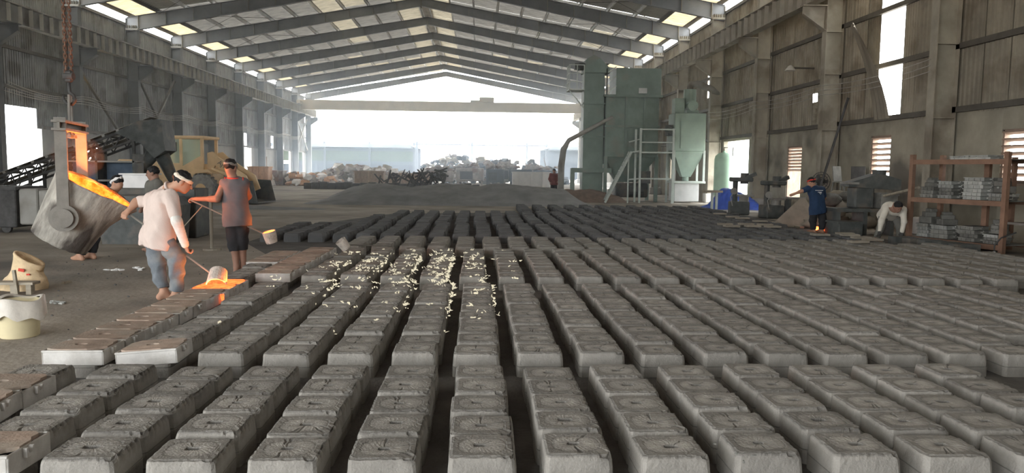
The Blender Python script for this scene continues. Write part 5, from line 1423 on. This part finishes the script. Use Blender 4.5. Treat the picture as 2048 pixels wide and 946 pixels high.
q = MB(); q.lohi((-.3, -.3, 0), (.3, .3, .34), ch=.02); q.lohi((-.34, -.34, .32), (.36, .34, .37)); q.build('crate', M['darkm'], t)
q = MB(); q.cyl((9.9, 16.4, 1.02), (10.45, 15.2, 1.22), .028, n=8)
q = MB(); q.cyl(at(1768, 392, 17.6), at(1838, 375, 16.0), .03, n=8); tag(q.build('long_tube', M['wood']), 'pale tube slanting up to the rack above the bent man', 'tube')
# glowing castings by the navy shirt man
for (u, v, D_, lab) in ((1641, 458, 18.8, 'small orange glowing casting between the feet of the man in navy'), (1652, 455, 19.0, 'red glowing ember right of the navy shirt man'), (1633, 452, 19.6, 'orange flare seen between the navy man\'s legs')):
    p = at(u, v, D_); q = MB(); q.blob((p.x, p.y, .055), (.09, .06, .05), 9, 6, .12); tag(q.build('hot_casting', M['molten_hot' if u < 1640 else 'ember'], smooth=True), lab, 'casting')
# flat boards lying at the right edge of the mould field
r2 = random.Random(21)
bl = [(1450, 449), (1463, 453), (1492, 449), (1505, 453), (1530, 450), (1545, 454), (1440, 428), (1465, 434), (1485, 437), (1520, 443), (1700, 471), (1722, 476), (1745, 480), (1690, 468), (1716, 484), (1640, 470)]
for i, (u, v) in enumerate(bl):
    p = gp(u, v, .2); q = MB(); q.box((p.x, p.y, .21), (.36, .2, .04), Matrix.Rotation(r2.uniform(-.15, .15), 3, 'Z'))
    tag(q.build('pattern_board', M['tanplate']), '%s dusty flat board from the tank along the right edge of the moulds' % ORD[i + 1], 'board', 'flat boards along the right edge of the moulds')
q = MB(); q.beam(gp(1536, 443, .04), gp(1604, 455, .04), .12, .05); tag(q.build('long_plank', M['wood']), 'long pale plank on the ground before the leaning tan plate', 'plank')
q = MB(); q.box((gp(1400, 416, 0).x + .6, 28.6, .01), (2.4, 1.6, .02)); q.blob((8.2, 28.0, .02), (1.2, .5, .05), 12, 5, .3); tag(q.build('spilled_sand', M['concrete']), 'pale spilled sand on the floor before the blue tarpaulin', 'sand', None, 'stuff')

# ------------------------------------------------------------------ rack with cast patterns
RA = Vector((10.06, 13.93, 0)); RB = Vector((9.46, 16.05, 0)); rv = (RB - RA).normalized(); rw = Vector((rv.y, -rv.x, 0)); RL = (RB - RA).length
rk = thing('storage_rack', 'red brown angle iron rack loaded with cast pattern plates', 'rack', RA, math.atan2(rv.y, rv.x))
def rl(s, d, z): return Vector((s, -d, z))
for s_ in (0, RL):
    for d_ in (0, .85): q = MB(); q.lohi((s_ - .045, -d_ - .045, 0), (s_ + .045, -d_ + .045, 1.98 if s_ == 0 else 1.95)); q.build('post', M['rack'], rk)
q = MB(); q.lohi((RL / 2 - .06, -.9, 0), (RL / 2 + .06, -.82, 1.9)); q.build('post', M['rack'], rk)
for z in (1.84, 1.03, .18):
    q = MB(); q.lohi((0, -.04, z - .10), (RL, .04, z)); q.build('front_beam', M['rack'], rk)
    q = MB(); q.lohi((0, -.89, z - .08), (RL, -.81, z)); q.build('rear_beam', M['rack'], rk)
    q = MB(); q.lohi((0, -.85, z - .012), (RL, 0, z)); q.build('shelf', M['alu_d'], rk)
def casting(s, d, z, size, rz, m, lab, grp):
    w, dd, h = size
    c = RA + rv * s + rw * d
    t = thing('pattern_casting', lab, 'casting', (c.x, c.y, z), math.atan2(rv.y, rv.x) + rz, grp)
    q = MB(); q.lohi((-w / 2, -dd / 2, .0), (w / 2, dd / 2, h), ch=.006); q.lohi((-w / 2 - .015, -dd / 2 - .015, h * .78), (w / 2 + .015, dd / 2 + .015, h)); 
    for k in (-1, 0, 1): q.lohi((k * w * .3 - .008, -dd / 2 - .012, 0), (k * w * .3 + .008, dd / 2 + .012, h * .8))
    q.build('plate', m, t)
    for k in (-1, 1): q = MB(); q.lohi((k * (w / 2 + .03) - .03, -.04, h * .3), (k * (w / 2 + .03) + .03, .04, h * .7)); q.cyl((k * (w / 2 + .04), 0, h * .2), (k * (w / 2 + .04), 0, h * 1.0), .014, n=8); q.build('lug', m, t)
r2 = random.Random(33)
stacks = [(1.03, 'middle shelf', [(1.92, 3, .34, .075), (1.45, 5, .36, .07), (.82, 6, .46, .072), (.30, 2, .34, .07)]),
          (.18, 'bottom shelf', [(1.98, 4, .30, .07), (1.55, 3, .44, .09), (.88, 4, .42, .075), (.35, 3, .30, .06)]), (1.84, 'top shelf', [(1.15, 2, .5, .035), (.75, 2, .6, .04)])]
for z0, sn, lst in stacks:
    for si, (s_, n_, w_, h_) in enumerate(lst):
        z = z0
        for k in range(n_):
            casting(s_ + r2.uniform(-.02, .02), .32 + r2.uniform(-.03, .03), z, (w_ * r2.uniform(.9, 1.0), .40, h_), r2.uniform(-.08, .08), M['alu'] if r2.random() < .6 else M['alu_d'], 'grey cast plate, %s from bottom, %s stack from left, %s of rack' % (ORD[k + 1], ORD[si + 1], sn), 'cast plates stacked on the rack')
            z += h_ + .003
for i, (s_, d_, z_, sz, w) in enumerate(((1.92, .32, 1.36, (.16, .14, .10), 'on the left stack, middle shelf'), (1.25, .70, 1.20, (.18, .13, .16), 'behind the middle stacks'), (.30, .32, 1.33, (.16, .16, .15), 'at the right end of the middle shelf'), (1.98, .34, .63, (.16, .18, .16), 'on the left bottom stack'), (1.55, .32, .60, (.18, .15, .14), 'on the second bottom stack'), (.62, .70, .42, (.22, .13, .22), 'behind the right bottom stack'), (.35, .32, .48, (.12, .12, .11), 'on the right end stack of the bottom shelf'))):
    c_ = RA + rv * s_ + rw * d_; t = thing('rough_casting', 'lumpy dark casting %s of the rack' % w, 'casting', (c_.x, c_.y, z_))
    q = MB(); zb = -sz[2]
    for k in range(3): hk = sz[2] * (.9 - .22 * k); q.box((r2.uniform(-.03, .03), 0, zb + hk * .5), (sz[0] * (1.8 - .4 * k), sz[1] * (1.7 - .3 * k), hk), Matrix.Rotation(r2.uniform(-.5, .5), 3, 'Z'), .012); zb += hk * .96
    q.build('body', M['alu_d'], t); q = MB(); q.beam((-sz[0] * .8, -.02, -sz[2] * .3), (sz[0] * .8, .02, sz[2] * .35), .05, .03); q.build('bracket', M['alu'], t)
t = thing('side_table', 'small steel stand with slanted brace right of the rack', 'table', (10.35, 13.35, 0))
q = MB(); q.lohi((-.45, -.2, .62), (.5, .25, .66)); q.build('top', M['steel'], t)
for x in (-.15, .2): q = MB(); q.lohi((x - .035, -.05, 0), (x + .035, .05, .62)); q.build('leg', M['steel'], t)
q = MB(); q.beam((.35, -.05, .40), (-.12, -.05, .15), .03, .04); q.build('brace', M['steel'], t)
t = thing('storage_rack', 'second rack with lumpy castings at the right edge, beyond the small stand', 'rack', (11.25, 14.55, 0))
for x in (-.3, .45):
    for y in (-.4, .4): q = MB(); q.lohi((x - .04, y - .04, 0), (x + .04, y + .04, 1.9)); q.build('post', M['rack'], t)
for z in (1.84, 1.0): q = MB(); q.lohi((-.34, -.44, z - .05), (.5, .44, z)); q.build('shelf', M['rack'], t)
for k in range(4): q = MB(); q.blob((-.18 + k * .17, -.15 + .1 * (k % 2), 1.09 + .02 * k), (.15, .14, .10), 9, 6, .25, r2); q.build('lump', M['alu_d'], t, True)
t = thing('pry_bar', 'curved iron bar with pale tip standing on the floor before the rack', 'bar', (9.68, 13.6, 0))
q = MB(); q.tube([(0, 0, .02), (0, 0, .22), (.12, 0, .36), (.4, .0, .46)], .014, 6); q.build('bar', M['iron'], t); q = MB(); q.cyl((0, 0, 0), (0, 0, .1), .022, n=8); q.build('tip', M['pale'], t)
tag(MB().lohi((9.45, 13.3, .0), (10.0, 13.55, .02)).build('tin_sheet', M['alu']), 'pale tin sheet on the ground at the foot of the rack', 'sheet')
q = MB()
for k in range(5): q.lohi((9.0 + k * .09 - .2, 15.4 - k * .38, 0), (9.0 + k * .09 + .25, 15.7 - k * .38, .2))
tag(q.build('timber_skids', M['darkm']), 'row of low timber skids under the front of the rack', 'timber', None, 'stuff')

# ------------------------------------------------------------------ far end of the hall: scrap, figures, sheds
r2 = random.Random(77)
def scrap(nm, label, x0, x1, y0, y1, hmax, n_, mats_, cat='scrap'):
    t = thing(nm, label, cat, ((x0 + x1) / 2, (y0 + y1) / 2, 0)); cx, cy = (x0 + x1) / 2, (y0 + y1) / 2
    for mi, m in enumerate(mats_):
        q = MB()
        for k in range(n_ // len(mats_)):
            x = r2.uniform(x0, x1) - cx; y = r2.uniform(y0, y1) - cy; f_ = 1 - abs(x / (x1 - x0) * 2) ** 3
            z = r2.uniform(0, hmax * f_); s_ = r2.uniform(.15, .5)
            if r2.random() < .5: q.blob((x, y, z * .8 + s_ * .3), (s_, s_, s_ * .7), 7, 5, .35, r2)
            else: q.box((x, y, z * .8 + s_ * .3), (s_ * 1.6, s_, s_), Euler((r2.uniform(-.6, .6), r2.uniform(-.6, .6), r2.uniform(0, 3))).to_matrix())
        o = q.build('pieces', m, t); o['kind'] = 'stuff'
    return t
scrap('scrap_heap', 'low heap of scrap along the far left wall opening', -18, -11, 60, 66, .9, 120, [M['scrap'], M['terra'], M['pale']])
scrap('scrap_heap', 'heap of pale wrapped scrap left of the far machines', -15, -5.5, 66, 70, 1.9, 220, [M['pale'], M['scrap'], M['wood']])
scrap('scrap_heap', 'heap of mixed scrap in the middle of the far end', -7, 2.5, 79, 82.5, 3.4, 220, [M['scrap'], M['farroof'], M['wood']])
scrap('scrap_heap', 'heap of bluish scrap at the far right, beside the elevator tower', -3, 9, 73.5, 78, 2.8, 240, [M['scrap'], M['farroof'], M['iron']])
for (u, v, D_, w_, h_, lab, m) in ((545, 362, 62, 2.0, 1.2, 'rust red scrap box left of centre at the far end', M['scrap']), (740, 362, 58, 2.2, 1.25, 'rusty brown box before the far scrap heaps', M['rust']), (820, 358, 60, 3.2, 1.1, 'long low rusty skip right of the brown box', M['rust']), (1062, 360, 64, 3.2, 1.3, 'pale low skip left of the man in dark red', M['concrete']), (520, 352, 60, 1.6, 1.5, 'orange brown stack of sacks by the far left pillar', M['terra'])):
    p = at(u, v, D_); t = thing('scrap_skip', lab, 'skip', (p.x, D_, 0)); q = MB(); q.lohi((-w_ / 2, -.6, .0), (w_ / 2, .6, h_), ch=.04); q.lohi((-w_ / 2 - .05, -.65, h_ - .1), (w_ / 2 + .05, .65, h_)); q.build('box', m, t)
    for k in (-1, 0, 1): q = MB(); q.lohi((k * w_ * .3 - .05, -.68, 0), (k * w_ * .3 + .05, -.6, h_)); q.build('rib', m, t)
for i, (u, w_, h_, D_, m) in enumerate(((880, 2.4, 1.7, 66, 'scrap'), (940, 2.6, 2.1, 70, 'scrap'), (990, 1.6, 2.0, 66, 'farroof'), (1012, 1.6, 2.3, 70, 'scrap'), (1050, 3.0, 2.0, 69, 'farroof'), (1090, 2.2, 1.9, 68, 'farroof'))):
    p = at(u, 350, D_); t = thing('idle_machine', 'hazy idle machine block at the far end, %s from the left' % ORD[i + 1], 'machine', (p.x, D_, 0), 0, None)
    q = MB(); q.lohi((-w_ / 2, -.7, .35), (w_ / 2, .7, h_ * .75), ch=.08); q.build('body', M[m], t)
    for x in (-w_ * .42, -w_ * .1, w_ * .42): q = MB(); q.lohi((x - .1, -.5, 0), (x + .1, .5, .4)); q.build('foot', M[m], t)
    q = MB()
    for k in range(9): q.blob((r2.uniform(-w_ / 2, w_ / 2), r2.uniform(-.5, .5), h_ * .75 + r2.uniform(0, .3)), (r2.uniform(.15, .45), .3, r2.uniform(.1, .28)), 7, 5, .35, r2)
    q.beam((w_ * .1, 0, h_ * .7), (w_ * .1 + r2.uniform(-.6, .6), 0, h_ * 1.3), .07, .07); o = q.build('clutter', M['scrap'], t); o['kind'] = 'stuff'
    q = MB(); q.lohi((-w_ * .35, -.75, h_ * .25), (w_ * .1, -.68, h_ * .6)); q.build('door', M['iron'], t)
t = thing('scrap_tumbler', 'dark spidery scrap frame on the floor just behind the sand heap', 'frame', (-4.3, 50, 0))
r3 = random.Random(9)
for k in range(34):
    q = MB(); a = Vector((r3.uniform(-2.3, 2.5), r3.uniform(-.8, .8), r3.uniform(.0, .8))); b2 = Vector((a.x + r3.uniform(-.8, .8), r3.uniform(-.8, .8), r3.uniform(.9, 1.5))); q.beam(a, b2, .09, .07); q.build('bar', M['iron'], t)
for k in range(30): q = MB(); a = Vector((r3.uniform(-1.8, 2.0), r3.uniform(-.6, .6), r3.uniform(.7, 1.35))); q.tube([a, a + Vector((r3.uniform(-.4, .4), .1, r3.uniform(-.2, .3))), a + Vector((r3.uniform(-.7, .7), 0, r3.uniform(-.4, .3)))], .06, 5); q.build('bar', M['iron'], t)
# sheds across the yard
def shed(x0, x1, y, label, wall_m, zt=4.5, gap=True):
    t = thing('far_shed', label, 'building', ((x0 + x1) / 2, y, 0)); c = (x0 + x1) / 2
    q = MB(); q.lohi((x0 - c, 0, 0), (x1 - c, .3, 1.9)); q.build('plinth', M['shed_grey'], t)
    q = MB(); q.lohi((x0 - c, 0, 2.4), (x1 - c, .15, 3.9)); q.build('cladding', wall_m, t)
    q = MB(); q.lohi((x0 - c - .3, -9, 4.45), (x1 - c + .3, 8, 4.65)); q.lohi((x0 - c - .3, -9.1, 4.2), (x1 - c + .3, -8.9, 4.65)); q.lohi((x0 - c - .3, 7.8, 0), (x1 - c + .3, 8, 4.5)); q.build('roof', M['farroof'], t)  # roof carried far forward, added depth to shade the cladding
    n_ = max(2, int((x1 - x0) / 5))
    for k in range(n_ + 1): q = MB(); x = x0 - c + (x1 - x0) * k / n_; q.lohi((x - .15, -.9, 0), (x + .15, -.6, 5.2)); q.build('post', M['farroof'], t)
    q = MB(); q.lohi((x0 - c, -.85, 4.75), (x1 - c, -.65, 5.0)); q.build('runway', M['crane'], t)
shed(-29, -9.5, 112, 'long far shed with green cladding across the yard, left half', M['farwall'])
shed(10, 24, 112, 'far shed with bluish cladding across the yard, right side', M['farroof'])
t = thing('yard_gantry', 'thin crane runway on posts across the yard between the two sheds', 'gantry', (0, 110, 0))
for x in (-9, -1, 7): q = MB(); q.lohi((x - .15, -.15, 0), (x + .15, .15, 5.3)); q.build('post', M['farroof'], t)
q = MB(); q.lohi((-9.5, -.2, 4.8), (10, .2, 5.0)); q.build('runway', M['farroof'], t)
scrap('scrap_heap', 'mixed scrap hanging and piled in the yard beyond the hall', -9, 8, 98, 104, 3.4, 90, [M['scrap'], M['farroof'], M['wood']])
# yard things seen through the right opening
t = thing('yard_wall', 'sunlit pale panelled wall seen through the right opening beside the tank', 'wall panel', (15.5, 40, 0))
for k in range(9): q = MB(); q.lohi((0, -6 + k * .95, 0), (.15, -6 + k * .95 + .9, 3.4)); q.build('panel', M['sack'] if False else mat('pale_panel_%d' % k, (.55, .47, .38)) if k == 0 else bpy.data.materials['pale_panel_0'], t)

# ------------------------------------------------------------------ smoke haze filling the far half of the hall and the yard behind
def haze(name, lo, hi, dens, col, g, label):
    m = bpy.data.materials.new(name); m.use_nodes = True; nt = m.node_tree; nt.nodes.clear()
    o = nt.nodes.new('ShaderNodeOutputMaterial'); v = nt.nodes.new('ShaderNodeVolumeScatter')
    v.inputs['Color'].default_value = (*col, 1); v.inputs['Density'].default_value = dens; v.inputs['Anisotropy'].default_value = g
    nt.links.new(v.outputs[0], o.inputs['Volume'])
    b = MB(); b.lohi(lo, hi); ob = b.build(name, m); return tag(ob, label, 'haze', None, 'stuff')
haze('smoke_haze', (WL + .3, 24.0, .02), (WR - .3, 55.0, 9.0), .004, (.82, .92, 1.0), .3, 'thin bluish smoke haze in the middle of the hall')
haze('smoke_haze', (WL + .3, 55.5, .02), (WR - .3, 84.5, 9.2), .010, (.68, .84, 1.0), .3, 'denser bluish smoke haze at the far end of the hall')
b = MB(); b.blob((LC.x + .02, LC.y + .1, LC.z + .78), (.30, .40, .30), 16, 12, .05)
m = bpy.data.materials.new('ladle_fume'); m.use_nodes = True; nt = m.node_tree; nt.nodes.clear()
o = nt.nodes.new('ShaderNodeOutputMaterial'); v = nt.nodes.new('ShaderNodeVolumeScatter'); v.inputs['Color'].default_value = (.95, .9, .85, 1); v.inputs['Density'].default_value = .022
nt.links.new(v.outputs[0], o.inputs['Volume'])
tag(b.build('ladle_smoke', m, None, True), 'thin smoke lit orange, rising from the molten iron in the big ladle', 'smoke', None, 'stuff')
